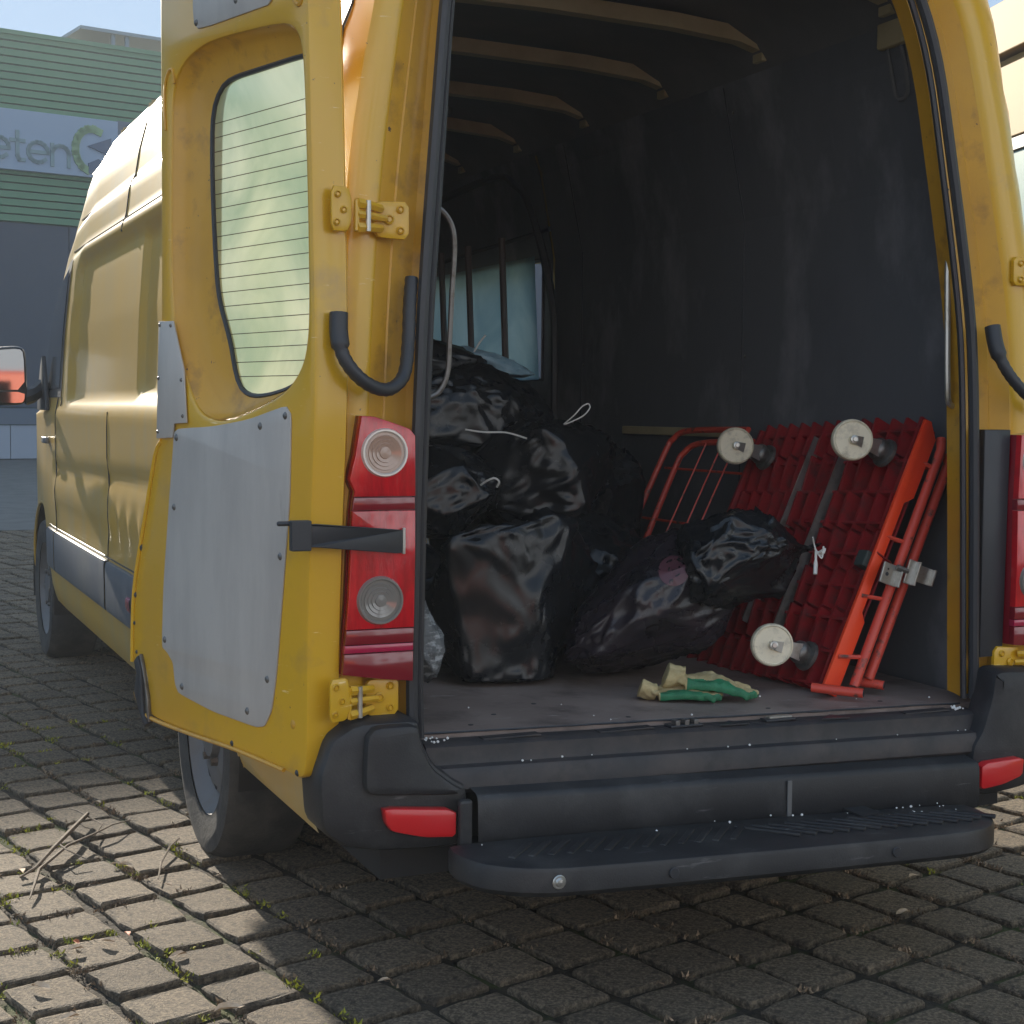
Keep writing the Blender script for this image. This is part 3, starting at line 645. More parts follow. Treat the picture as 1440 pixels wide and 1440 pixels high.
for k in range(13):
    x = -.62+.044*k
    R = Matrix.Rotation(-.75, 3, 'Z'); MB().box((x, -.225, .3535+KS*(x+.7)), (.015, .12, .006), R).build('tread_rib', black_pl, sp, bevel=.0025)
for x in (-.335, .235): lathe('drain_hole', [(0, .001), (.0105, .001), (.012, -.001)], (x, -.3668, .322+KS*(x+.7)), (0, -1, 0), rubber, sp, 14)
lathe('step_bolt', [(0, .006), (.007, .005), (.010, .001), (.013, .001), (.015, -.001)], (-.595, -.3575, .322+KS*.1), (0, -1, 0), steel, sp, 14)
for x in (-.45, .3): MB().box((x, -.02, .30), (.06, .35, .05)).build('step_bracket', chassis_m, sp)
# ---- tail lamps
lampL = [(-.909, 1.247), (-.881, 1.246), (-.841, 1.234), (-.802, 1.221), (-.789, 1.206), (-.787, .952), (-.791, .684), (-.863, .692), (-.948, .706), (-.936, .851), (-.928, 1.045), (-.923, 1.09), (-.934, 1.115), (-.922, 1.164)]
def clipz(P, z0, z1):
    def half(P, f):
        out = []
        for i, p in enumerate(P):
            q = P[(i+1) % len(P)]; a, b = f(p), f(q)
            if a >= 0: out.append(p)
            if a*b < 0: t = a/(a-b); out.append((p[0]+(q[0]-p[0])*t, p[1]+(q[1]-p[1])*t))
        return out
    return half(half(P, lambda p: p[1]-z0), lambda p: z1-p[1])
def tail_lamp(P, cx1, cz1, cx2, cz2, zoff=0):
    base = plate('tail_lamp', P, lens_dark, van, depth=.05, bevel=.004, T=XZ(-.022))
    for z0, z1, m_, d in [(1.078, 1.26, lens_red, 0), (1.0495, 1.0775, lens_dark, .003), (.80, 1.049, lens_red, .001), (.768, .7995, lens_dark, .002), (.750, .7675, lens_pink, .003), (.68, .7495, lens_dark, .002)]:
        c_ = clipz(P, z0+zoff, z1+zoff)
        if len(c_) > 2: plate('lamp_lens', [Vector(p) for p in inset([Vector(q) for q in c_], .0006)], m_, base, depth=.022, bevel=.0025, T=XZ(-.040+d))
    for k, (x, z, m_) in enumerate([(cx1, cz1, amber_in), (cx2, cz2, grey_in)]):
        rg = lathe('lamp_ring', [(.043, .0), (.0455, .004), (.049, .004), (.052, -.004)], (x, -.043, z), (0, -1, 0), clear_ring if k == 0 else refl_m if False else (clear_ring if k == 0 else grey_in), base, 32)
        lathe('lamp_bulb_lens', [(0, .006), (.012, .0055), (.013, .003), (.020, .0045), (.021, .002), (.028, .0035), (.029, .001), (.036, .0025), (.037, 0), (.044, 0)], (x+(.0 if k else 0), -.0415, z), (0, -1, 0), m_, base, 32)
tail_lamp(lampL, -.858, 1.170, -.866, .860)
tail_lamp([(.855, 1.212), (.90, 1.218), (.965, 1.21), (.985, 1.15), (.99, .9), (.985, .66), (.852, .672), (.853, .866), (.850, 1.05)], .912, 1.146, .916, .838, -.03)
plate('lamp_recess', [(.765, 1.225), (.850, 1.225), (.846, .64), (.772, .64)], rubber, van, depth=.03, bevel=.004, T=XZ(-.006))
# ---- hinges
def bolt(c, ax, r, m_, p): return lathe('bolt', [(0, .004), (r*.45, .004), (r*.5, .0015), (r*.75, .006), (r, .004), (r*1.05, 0)], c, ax, m_, p, 12)
def hinge(x0, x1, zc, sgn, doorplate, hh=.040):
    """x0 plate edge next to the opening, x1 the pivot"""
    s = 1 if x1 > x0 else -1; L_ = abs(x1-x0)
    h = plate('hinge', [(x0, zc+hh), (x0+s*L_*.52, zc+hh*.92), (x0+s*L_*.60, zc+hh*.6), (x0+s*L_*.60, zc-hh*.6), (x0+s*L_*.52, zc-hh*.95), (x0, zc-hh)], paint, van, depth=.014, bevel=.003, T=XZ(-.014), rnd_it=1, amt=.15)
    for dx, dz in ((.16, .55), (.16, -.55)): bolt((x0+s*L_*dx, -.014, zc+hh*dz), (0, -1, 0), .0085, paint, h)
    bolt((x0+s*L_*.36, -.016, zc), (0, -1, 0), .011, paint, h)
    for dz in (.62, -.62):
        mb = MB(); a = Vector((x0+s*L_*.50, -.018, zc+hh*dz*.8)); b = Vector((x1, -.052, zc+hh*dz))
        tube_mb(mb, [a, a.lerp(b, .5)+Vector((0, -.006, 0)), b], [.009, .010, .011], 6); mb.build('hinge_arm', paint, h, True)
    tube('hinge_link', [(x0+s*L_*.42, -.022, zc), (x0+s*L_*.75, -.040, zc+.002), (x1, -.052, zc+.002)], [.007, .008, .009], paint, h, 6)
    for q in (.80, 1.0): tube('hinge_pin', [(x0+s*L_*q, -.045-.008*q, zc-hh*.78), (x0+s*L_*q, -.045-.008*q, zc+hh*.78)], .0055, steel if q < 1 else paint, h, 8)
    return h
hinge(-.797, -.925, 1.655, 1, True); hinge(-.815, -.938, .650, 1, True, .042)
h3 = hinge(.835, .965, 1.628, 1, True, .037); h4 = hinge(.812, .955, .625, 1, True, .042)
# ---- left rear door, swung round beside the van
TH = math.radians(16); dd = Vector((-math.sin(TH), math.cos(TH), 0)); dout = Vector((math.cos(TH), math.sin(TH), 0)); DA = Vector((-1.019, -.06, 0))
TD = lambda v: DA+dd*v.x+Vector((0, 0, v.y))+dout*v.z
recess = [(.598, 1.977), (.575, 2.02), (.525, 2.049), (.428, 2.068), (.109, 2.050), (.062, 2.02), (.042, 1.965), (.026, 1.653), (.020, 1.432), (.038, 1.353), (.10, 1.297), (.254, 1.252), (.378, 1.229), (.475, 1.247), (.535, 1.314), (.61, 1.479), (.604, 1.869)]
glassc = [(.500, 1.917), (.477, 1.962), (.432, 1.991), (.27, 1.991), (.098, 1.991), (.052, 1.976), (.040, 1.895), (.034, 1.663), (.030, 1.436), (.042, 1.385), (.075, 1.345), (.150, 1.305), (.26, 1.287), (.331, 1.286), (.378, 1.305), (.400, 1.345), (.419, 1.409), (.473, 1.507), (.489, 1.621), (.501, 1.782)]
outer = [(.658, 2.44), (.659, 2.2), (.660, 1.464), (.677, 1.188), (.692, 1.146), (.742, 1.007), (.793, .865), (.813, .775), (.820, .633), (.786, .541), (.711, .505), (.317, .502), (.108, .494), (.055, .487), (.030, .50), (.022, .56), (.020, .8), (.008, 1.049), (-.004, 1.224), (-.007, 1.396), (.006, 1.737), (.021, 2.076), (.05, 2.44)]
panelc = [(.588, 1.21), (.41, 1.218), (.254, 1.235), (.078, 1.27), (.084, 1.075), (.100, .955), (.137, .695), (.157, .615), (.185, .578), (.22, .570), (.413, .574), (.572, .591), (.590, .610), (.600, .660), (.628, .680), (.656, .69), (.645, .844), (.614, 1.048), (.597, 1.149)]
rec_s = [Vector((p.x, p.y)) for p in chaikin([Vector((a, b)) for a, b in recess], 2)]
gl_s = [Vector((p.x, p.y)) for p in chaikin([Vector((a, b)) for a, b in glassc], 2)]
mb = plate_mb(MB(), [Vector((p.x, p.y)) for p in chaikin([Vector((a, b)) for a, b in outer], 2, .2)], [rec_s], .088, .010, TD)
door = mb.build('rear_door', paint, van, True)
nR = 96
def byangle(P, c, n=nR):
    P = resample([(p.x, p.y, 0) for p in P], 600, True); out = []; an = [(math.atan2(p.y-c[1], p.x-c[0]), p) for p in P]
    for k in range(n):
        a = -math.pi+2*math.pi*k/n; out.append(min(an, key=lambda q: abs((q[0]-a+math.pi) % (2*math.pi)-math.pi))[1])
    return out
cc = (.24, 1.62); Ra = byangle(rec_s, cc); Ga = byangle(gl_s, cc)
def lp(t, z): return [TD(Vector((a.x+(b.x-a.x)*t, a.y+(b.y-a.y)*t, z))) for a, b in zip(Ra, Ga)]
loft('window_recess', [lp(0, .006), lp(.04, .012), lp(.12, .026), lp(.3, .036), lp(.75, .044), lp(.96, .048), lp(1, .056)], paint_recess, door, closed=True)
wpane = MB().add([TD(Vector((p.x, p.y, .053))) for p in Ga]+[TD(Vector((cc[0], cc[1], .053)))], [(i, (i+1) % nR, nR) for i in range(nR)]).build('window_pane', door_glass, door)
tube('window_seal', [TD(Vector((p.x, p.y, .050))) for p in Ga], .006, rubber, door, 6, True)
for k in range(21):
    z = 1.33+k*.030*1.06
    xs = [];
    for i in range(len(Ga)):
        a, b = Ga[i], Ga[(i+1) % len(Ga)]
        if (a.y-z)*(b.y-z) < 0: xs.append(a.x+(b.x-a.x)*(z-a.y)/(b.y-a.y))
    if len(xs) >= 2 and z < 1.93: tube('heating_wire', [TD(Vector((min(xs)+.004, z, .0515))), TD(Vector((max(xs)-.004, z, .0515)))], .0009, rubber, wpane, 4)
def rivet(x, z, r, p, z0=-.004): lathe('rivet', [(0, .0035), (r*.6, .003), (r, 0)], TD(Vector((x, z, z0))), -dout, steel_dark, p, 10)
ap = plate('lining_panel', panelc, alu, door, depth=.004, bevel=.001, T=TD, z0=-.004, rnd_it=2, amt=.12)
for x, z in [(.100, 1.245), (.201, 1.222), (.577, 1.19), (.59, 1.028), (.640, .71), (.555, .61), (.256, .600), (.172, .682), (.12, .95)]: rivet(x, z, .0085, ap)
sp2 = plate('lock_plate', [(.657, 1.461), (.586, 1.459), (.535, 1.346), (.523, 1.225), (.584, 1.222), (.592, 1.19), (.671, 1.186)], alu, door, depth=.004, bevel=.001, T=TD, z0=-.007)
for x, z in [(.650, 1.452), (.596, 1.449), (.658, 1.328), (.546, 1.323), (.540, 1.240), (.662, 1.202)]: rivet(x, z, .005, sp2, -.007)
tp = plate('lining_panel', [(.495, 2.30), (.490, 2.12), (.465, 2.098), (.118, 2.094), (.10, 2.30)], alu, door, depth=.004, bevel=.001, T=TD, z0=-.004, rnd_it=1, amt=.15)
for x, z in [(.475, 2.115), (.30, 2.13)]: rivet(x, z, .008, tp)
# pressed loops beside the window, door edge dents and the torn lower corner
tube('pressed_rib', smooth_path([TD(Vector((a, b, -.001))) for a, b in [(.628, 1.90), (.632, 1.99), (.612, 2.03), (.592, 2.03), (.586, 2.00)]], 4), .004, paint_recess, door, 6)
tube('pressed_rib', smooth_path([TD(Vector((a, b, -.001))) for a, b in [(.085, 2.16), (.075, 2.10), (.06, 2.075), (.045, 2.08), (.045, 2.13)]], 4), .005, paint_recess, door, 6)
tube('lower_flange', smooth_path([TD(Vector((a, b, -.002))) for a, b in [(.80, .56), (.77, .525), (.711, .508), (.5, .504), (.317, .505), (.108, .497)]], 4), .005, paint_recess, door, 6)
for x, z, s in [(.80, .80, .008), (.806, .73, .006), (.795, .66, .006), (.77, .92, .010), (.735, 1.03, .006), (.33, .515, .008), (.075, .60, .012), (.06, .50, .008)]:
    lathe('dent', [(0, .002), (s*.6, .001), (s, -.002)], TD(Vector((x, z, -.001))), -dout, rubber if s < .011 else paint_recess, door, 8)
plate('torn_trim', [(.778, .610), (.790, .640), (.770, .655), (.752, .62), (.748, .56), (.742, .515), (.722, .495), (.735, .485), (.765, .52), (.79, .56)], rubber, door, depth=.02, bevel=.004, T=TD, z0=-.012)
plate('torn_edge', [(.750, .64), (.762, .66), (.738, .60), (.728, .52), (.715, .50), (.722, .56)], steel_dark, door, depth=.01, bevel=.002, T=TD, z0=-.010)
tube('edge_lip', smooth_path([TD(Vector((a, b, .002))) for a, b in [(.660, 1.18), (.692, 1.146), (.742, 1.007), (.793, .865), (.813, .775), (.820, .633)]], 3), .007, paint, door, 6)
# door side hinge plates on the door edge, check strap
for zc in (1.664, .660):
    dp = plate('hinge_plate', [(-.985, zc+.045), (-.945, zc+.045), (-.938, zc+.02), (-.938, zc-.025), (-.948, zc-.045), (-.985, zc-.045)], paint, door, depth=.012, bevel=.003, T=lambda v: Vector((v.x, -.074+(v.x+.985)*.28+v.z, v.y)), rnd_it=1, amt=.15)
    for dx, dz in ((-.972, .028), (-.958, -.002), (-.974, -.028)): bolt((dx, -.074+(dx+.985)*.28, zc+dz), (0, -1, 0), .0075, paint, dp)
sb = plate('check_strap', [(-1.055, 1.026), (-1.02, 1.028), (-.835, 1.010), (-.820, 1.008), (-.820, .960), (-.835, .960), (-1.02, .980), (-1.055, .982)], rubber, van, depth=.006, bevel=.0015, T=lambda v: Vector((v.x, -.088+max(0, v.x+.95)*.30+v.z, v.y)))
MB().box((-1.050, -.078, 1.004), (.042, .022, .062)).build('strap_bracket', rubber, sb, False, .003)
MB().box((-.817, -.046, .985), (.006, .008, .055)).build('strap_clip', steel, sb, bevel=.001)
lathe('strap_pin', disc_prof(.005, .045), (-1.095, -.065, 1.028), (1, 0, 0), rubber, sb, 8)
# cable conduits
cA = smooth_path([(-.968, -.07, 1.455), (-.969, -.075, 1.41), (-.962, -.085, 1.365), (-.930, -.085, 1.325), (-.885, -.07, 1.303), (-.845, -.05, 1.305), (-.812, -.03, 1.335), (-.797, -.012, 1.40), (-.790, .0, 1.48), (-.782, .01, 1.54)], 6)
nA = len(cA); cr2 = [.019 if i < 10 else (.0135+.0012*(i % 2)) for i in range(nA)]
cb = tube('cable_conduit', cA, cr2, rubber, van, 10)
cB = smooth_path([(.766, -.02, 1.485), (.768, -.035, 1.43), (.785, -.05, 1.38), (.815, -.06, 1.34), (.865, -.065, 1.30), (.93, -.06, 1.28)], 6)
tube('cable_conduit', cB, [.020 if i < 9 else (.014+.0012*(i % 2)) for i in range(len(cB))], rubber, van, 10)
# foam beads spilled over sill and step
r = random.Random(4); mb = MB()
def bead(x, y, z, s): lathe_mb(mb, [(0, s), (s*.8, s*.6), (s, 0), (s*.8, -s*.6), (0, -s)], (x, y, z), (0, 0, 1), 6)
for _ in range(18): x = -.755+abs(r.gauss(0, .03)); bead(x, r.uniform(-.045, .02), zx(x, .550 if r.random() < .6 else .5), r.uniform(.0018, .0035))
for _ in range(16): x = r.uniform(-.6, .72); bead(x, r.uniform(-.06, -.03), zx(x, .501), r.uniform(.0015, .003))
for _ in range(8): x = r.uniform(-.6, .72); bead(x, r.uniform(-.02, .3), zx(x, .556), r.uniform(.0015, .0028))
for _ in range(24): x = r.uniform(-.7, .58); bead(x, -.125-abs(r.gauss(0, .05)), .356+KS*(x+.7), r.uniform(.0015, .0035))
for _ in range(10): bead(.70+r.gauss(0, .01), r.uniform(-.03, .02), zx(.7, .55), r.uniform(.002, .004))
tag(mb.build('foam_beads', bead_m), 'tiny white foam beads scattered over the sill, bumper and step of the yellow van', 'foam beads', kind='stuff')
# ---------------------------------------------------------------- cargo: bin bags
import numpy.random as npr
ICO = {}
def ico(n):
    if n not in ICO:
        bm = bmesh.new(); bmesh.ops.create_icosphere(bm, subdivisions=n, radius=1)
        ICO[n] = ([v.co.copy() for v in bm.verts], [tuple(v.index for v in f.verts) for f in bm.faces]); bm.free()
    return ICO[n]
def bag(label, c, rad, seed, m_=None, tie=None, npts=26, floor=None, fold=1.0, tilt=0, shear=(0, 0), group='full bin bags in the back of the van', pts=(), cuts=11, box=3.2):
    """taut film over angular contents: a hull of bulging corners, sagging film between them, folds that radiate from the corners"""
    r = random.Random(seed); c = Vector(c); P = []
    k = 0
    while len(P) < npts and k < 4000:
        k += 1; v = Vector((r.gauss(0, 1), r.gauss(0, 1), r.gauss(0, 1))).normalized()
        q = (abs(v.x)**box+abs(v.y)**box+abs(v.z)**box)**(-1/box); v = v*q*r.uniform(.86, 1.06)
        if all((v-p).length > .42 for p in P): P.append(v)
    P += [Vector(p) for p in pts]
    bm = bmesh.new()
    for p in P: bm.verts.new(p)
    bmesh.ops.convex_hull(bm, input=bm.verts[:]); 
    for v in [v for v in bm.verts if not v.link_faces]: bm.verts.remove(v)
    bmesh.ops.triangulate(bm, faces=bm.faces[:]); corners = [v.co.copy() for v in bm.verts]
    bmesh.ops.subdivide_edges(bm, edges=bm.edges[:], cuts=cuts, use_grid_fill=True)
    for _ in range(5): bmesh.ops.smooth_vert(bm, verts=bm.verts[:], factor=.5, use_axis_x=True, use_axis_y=True, use_axis_z=True)
    bm.verts.ensure_lookup_table(); bm.normal_update()
    o_ = Vector((seed*3.7, seed*5.1, seed*2.3)); fr_ = [(q, *frame_at(q), r.randint(5, 11), r.uniform(0, 6)) for q in corners]
    tv = Vector(tie).normalized() if tie else None
    new = []
    for v in bm.verts:
        p = v.co; n = v.normal; ds = sorted(((p-f[0]).length, i) for i, f in enumerate(fr_))[:3]; d = 0
        for dist, i in ds:
            q, a_, b_, kk, ph0 = fr_[i]; e = p-q; ph = math.atan2(e.dot(b_), e.dot(a_))
            w_ = math.exp(-((dist-.26)/.34)**2); x = ph*kk+ph0+1.6*noise.noise(p*1.8+o_)+2.2*dist*math.sin(ph0)
            tri = abs(((x/math.pi) % 2)-1); d += .050*w_*(tri**2.6-.3)
        d -= .07*min(ds[0][0], .55)**1.4                                       # film sags between the corners
        d += -.020*abs(noise.noise(p*3.1+o_))-.012*abs(noise.noise(Vector((p.x*7+p.z*4, p.y*7, p.z*2.0-p.x*2))+o_))-.012*abs(noise.noise(Vector((p.x*13-p.z*7, p.y*12, p.z*5+p.x*3))+o_))**.8-.0025*abs(noise.noise(p*21+o_))
        vd = noise.voronoi(p*3.3+o_)[0]; d += .012*min(vd[1]-vd[0], .35)
        w = p+n*d*fold
        if tv:
            h = w.dot(tv)
            if h > .62:                                       # gathered neck with a loose frill above the knot
                rad_ = w-tv*h; t = h-.62; ang = math.atan2(rad_.dot(frame_at(tv)[1]), rad_.dot(frame_at(tv)[0]))
                w = tv*(h+t*.9)+rad_*(max(.16, 1-t*2.6) if t < .33 else .16+(t-.33)*1.9)*(1+.18*math.sin(ang*8+seed))
        x, y, z = w.x*rad[0], w.y*rad[1], w.z*rad[2]
        x += shear[0]*z; y += shear[1]*z
        q = Matrix.Rotation(tilt, 3, 'Y') @ Vector((x, y, z))+c
        fz = zx(q.x, .554) if floor is None else floor
        if q.z < fz+.02: q.z = fz+.003+max(0, q.z-fz+.06)*.22
        q.x = min(q.x, .865); new.append(q)
    for v, q in zip(bm.verts, new): v.co = q
    bmesh.ops.recalc_face_normals(bm, faces=bm.faces)
    me = bpy.data.meshes.new('bin_bag'); bm.to_mesh(me); bm.free(); me.polygons.foreach_set('use_smooth', [True]*len(me.polygons)); me.update()
    return tag(link('bin_bag', me, m_ or bag_m), label, 'bin bag', group)
F_ = lambda x: zx(x, .554)
bag('large black bin bag at the front left with a pointed upper right corner', (-.265, .72, .735), (.25, .20, .215), 2, pts=[(.60, -.80, 1.26), (-.98, -.80, 1.0), (-.25, -.98, 1.02), (.25, -1.05, -1.05), (-.62, -.95, -1), (1.12, -.3, .55), (.1, -1.12, -.1)], shear=(.05, 0), npts=13, box=2.5, fold=1.7)
b2 = bag('thin dark bag slumped in front of the red platform with a round pink print', (.10, .49, .735), (.225, .17, .22), 5, bag_v, pts=[(.75, -.4, 1.12), (-1, -.2, -.35), (.2, -.9, .75)], shear=(.50, 0), npts=24)
b3 = bag('glossy black bag with white tied neck resting on the slumped bag by the platform', (.262, .38, .872), (.175, .14, .135), 11, tie=(.97, -.15, .12), npts=26, floor=.66, fold=1.5)
bag('black bag behind the front bags, in the middle under the red wire frame', (.10, 1.0, .76), (.24, .22, .24), 8)
bag('low black bag at the far left behind the large front bag', (-.46, 1.0, .74), (.2, .24, .20), 21)
bag('black bag in the left half of the pile with a curled white drawstring', (-.34, 1.02, 1.03), (.22, .2, .14), 14, floor=.86)
bag('black bag in the middle of the pile, its film torn into a small flap', (.06, 1.15, 1.05), (.24, .22, .19), 17, floor=.84)
bag('black bag near the top of the pile left of the thin white loop', (-.13, 1.32, 1.24), (.29, .22, .17), 23, floor=1.04)
bag('highest black bag of the pile, below the barred window', (-.20, 1.50, 1.36), (.24, .2, .14), 31, floor=1.18, tilt=.12)
bag('black bag at the right flank of the pile sloping down towards the wall', (.30, 1.40, .97), (.22, .3, .27), 37, floor=.66, shear=(-.25, 0))
bag('small pale blue bag lying on top of the pile against the barred window', (.045, 1.55, 1.405), (.17, .1, .055), 41, bag_blue, floor=1.36, tilt=.30, group='small bags lighter than the black ones', fold=1.6, cuts=7)
bag('small clear bag squeezed between the left pillar and the large front bag', (-.655, .33, .735), (.085, .1, .14), 44, bag_clear, floor=.54, group='small bags lighter than the black ones', cuts=7, fold=1.5)
# round print on the thin bag, white ties and loops
pm = mat('pink_print', (.10, .038, .05), .4)
def on_bag(o, px, py, pz, r_, nm, m_, shapes):   # flat print following the film
    dg = bpy.context.evaluated_depsgraph_get()
    from mathutils.bvhtree import BVHTree
    me = o.data; bv = BVHTree.FromPolygons([v.co for v in me.vertices], [tuple(p.vertices) for p in me.polygons])
    c0 = Vector((px, py, pz)); vd = (c0-CAM).normalized(); ax = vd.cross(Vector((0, 0, 1))).normalized(); ay = ax.cross(vd)
    mb = MB()
    for (r0_, r1_, a0, a1, n) in shapes:
        vs = []; 
        for ri in (r0_, (r0_+r1_)/2, r1_):
            for k in range(n+1):
                a = a0+(a1-a0)*k/n; s = c0+ax*ri*math.cos(a)+ay*ri*math.sin(a); h = bv.ray_cast(s-vd*.5, vd)
                vs.append((h[0]-vd*.0025) if h[0] is not None else s)
        mb.add(vs, [(q*(n+1)+k, q*(n+1)+k+1, (q+1)*(n+1)+k+1, (q+1)*(n+1)+k) for q in range(2) for k in range(n)])
    return mb.build(nm, m_, o, True)
on_bag(b2, .040, .3, .858, .04, 'round_print', pm, [(.0, .0395, 0, 6.2832, 28)])
on_bag(b2, .041, .298, .859, .04, 'print_ring', bag_m, [(.013, .017, .2, 3.3, 10), (.013, .017, 3.7, 6.1, 8), (.004, .007, 0, 6.28, 8), (.027, .030, .6, 1.4, 4), (.027, .030, 1.8, 2.4, 4)])
def tie_knot(c, s, parent, seed, m_=white_pl):
    r = random.Random(seed); mb = MB()
    for k in range(3):
        pts = [Vector(c)+Vector((r.uniform(-.2, 1.2)*s, r.uniform(-.5, .2)*s, r.uniform(-1, .6)*s)) for _ in range(4)]
        pts = [Vector(c)]+pts+[Vector(c)+Vector((.1*s, 0, -.2*s))]; tube_mb(mb, smooth_path(pts, 5), .0022, 5)
    tube_mb(mb, smooth_path([c, Vector(c)+Vector((-.3*s, 0, .9*s)), Vector(c)+Vector((-.7*s, -.01, 1.5*s))], 4), .0022, 5)
    tube_mb(mb, smooth_path([c, Vector(c)+Vector((.0, 0, -1.2*s)), Vector(c)+Vector((-.3*s, -.01, -2.3*s))], 4), [.004]*4+[.006]*5, 5)
    return mb.build('tie', m_, parent, True)
tie_knot((.475, .30, .895), .026, b3, 6)
def loopt(name, pts, r_, label, grp='drawstrings and strips on the bags'):
    o = tube(name, smooth_path(pts, 5), r_, white_pl, None, 6); return tag(o, label, 'drawstring', grp)
loopt('drawstring', [(.075, 1.02, 1.222), (.10, 1.0, 1.25), (.125, 1.0, 1.275), (.145, 1.0, 1.283), (.15, 1.0, 1.27), (.125, 1.0, 1.245), (.08, 1.02, 1.222)], .0022, 'thin pale loop standing up from the right of the pile')
loopt('drawstring', [(-.285, .80, 1.055), (-.27, .78, 1.07), (-.255, .77, 1.075), (-.243, .77, 1.065), (-.245, .78, 1.05)], .003, 'short curled white drawstring on the left bag of the pile')
loopt('drawstring', [(-.25, 1.0, 1.205), (-.20, .98, 1.198), (-.13, .98, 1.197), (-.06, .99, 1.18)], .0028, 'long flat pale strip along the fold across the upper pile')
loopt('drawstring', [(-.10, 1.30, 1.44), (-.085, 1.29, 1.47), (-.07, 1.28, 1.492)], .003, 'short white strip sticking up before the barred window')

# ---------------------------------------------------------------- red platform trolley leaning on the right wall
e1 = Vector((.444, .06, .894)).normalized(); e2 = Vector((0, 1, 0)); e2 = (e2-e1*e2.dot(e1)).normalized(); nv = e2.cross(e1)
nv = nv if nv.x < 0 else -nv; P0 = Vector((.428, .20, .542))
TP = lambda s, t, n: P0+e1*s+e2*t+nv*n
Rp = Matrix((e1, e2, nv)).transposed()
tr = empty('platform_trolley', (0, 0, 0)); tag(tr, 'red platform trolley on its edge with cream wheels, leaning on the right van wall', 'trolley')
LS, LT = .79, .76
edge_c = [(0, 0), (LS, 0), (LS+.004, -.02), (LS-.035, -.056), (.58, -.056), (.555, -.032), (.235, -.032), (.215, -.050), (.0, -.050)]
def edge(t0, nm, em=None):
    return plate(nm, edge_c, em or red_edge, tr, depth=.014, bevel=.003, T=lambda v: TP(v.x, t0+v.z, v.y), rnd_it=0)
edge(-.008, 'platform_edge'); edge(LT-.006, 'platform_edge', red_pl)
MB().box(TP(LS/2, LT/2, -.055), (LS-.02, LT-.02, .006), Rp).build('deck', red_pl, tr)
for t in np.linspace(.035, LT-.03, 13):
    t = float(t); h = .050 if int(t*100) % 3 else .038
    mb = MB(); s = .012; k = 0
    while s < LS-.06:       # saw-toothed long ribs, tall and low in turn
        L_ = .115; a = [TP(s, t-.005, -.052), TP(s+L_*.92, t-.005, -.052), TP(s+L_*.92, t-.005, -.052+h), TP(s, t-.005, -.052+h*(.78 if k % 2 else .9))]
        b = [p+e2*.010 for p in a]; mb.add(a+b, [(0, 1, 2, 3), (7, 6, 5, 4), (0, 4, 5, 1), (1, 5, 6, 2), (2, 6, 7, 3), (3, 7, 4, 0)]); s += L_; k += 1
    mb.build('long_rib', red_pl, tr)
for s in np.linspace(.02, LS-.02, 9):
    mb = MB(); mb.box(TP(float(s), LT/2, -.034), (.007, LT-.03, .036), Rp); mb.build('cross_rib', red_pl, tr)
r = random.Random(12)
for s in (.16, .29, .41, .52, .63):
    for t in (.26, .53):
        MB().box(TP(s, t, -.050), (.045, .03, .008), Rp).build('deck_slot', chassis_m, tr)
for t in (.30, .455):
    plate('steel_strip', [(.16, -.03), (.755, -.03), (.755, .002), (.16, .002)], steel, tr, depth=.003, T=lambda v, t=t: TP(v.x, t+v.z, v.y))
    MB().box(TP(.46, t+.001, .003), (.59, .005, .003), Rp).build('steel_strip', steel, tr)
ca = Vector((-.34, -.92, .10)).normalized()
def caster(s, t, dx=.0):
    b = TP(s, t, 0); w_c = b+nv*.120+e1*(-.018+dx)
    cs = empty('caster'); cs.parent = tr
    wp = [(0, -.015), (.012, -.016), (.014, -.013), (.048, -.013), (.051, -.016), (.055, -.013), (.057, -.004), (.057, .004), (.055, .013), (.051, .016), (.048, .013), (.014, .013), (.012, .016), (0, .015)]
    lathe('caster_wheel', wp, w_c, ca, cream_pl, cs, 36)
    for q in (1, -1):
        o_ = ca*(.021*q); mb = MB(); up_ = (b+nv*.035-w_c).normalized(); sd_ = ca.cross(up_).normalized()
        a = [w_c+o_-sd_*.010-up_*.008, w_c+o_+sd_*.010-up_*.008, b+nv*.03+o_+sd_*.024, b+nv*.03+o_-sd_*.024]
        a2 = [p+ca*.003*q for p in a]; mb.add(a+a2, [(0, 1, 2, 3), (7, 6, 5, 4), (0, 4, 5, 1), (1, 5, 6, 2), (2, 6, 7, 3), (3, 7, 4, 0)]); mb.build('fork', steel, cs, bevel=.001)
    lathe('axle_nut', [(0, .010), (.006, .010), (.007, .006), (.011, .005), (.012, 0)], w_c+ca*.024, ca, steel, cs, 10)
    lathe('swivel', [(0, .045), (.022, .045), (.030, .038), (.032, .028), (.026, .012), (.040, .010), (.042, 0)], b, nv, steel_dark, cs, 18)
caster(.085, .105); caster(.69, .105); caster(.69, .665); caster(.085, .665)
# strap patch and tie on the edge
MB().box(TP(.375, -.002+.03, -.01), (.045, .04, .045), Rp).build('dark_strap_patch', mat('strap_green', (.04, .055, .05), .7), tr, bevel=.004)
tube('cable_tie', [TP(.40, -.004, -.002), TP(.395, -.012, -.02), TP(.392, -.010, -.055), TP(.39, .0, -.072)], .003, mat('dark_red_tie', (.18, .01, .01), .5), tr, 5)
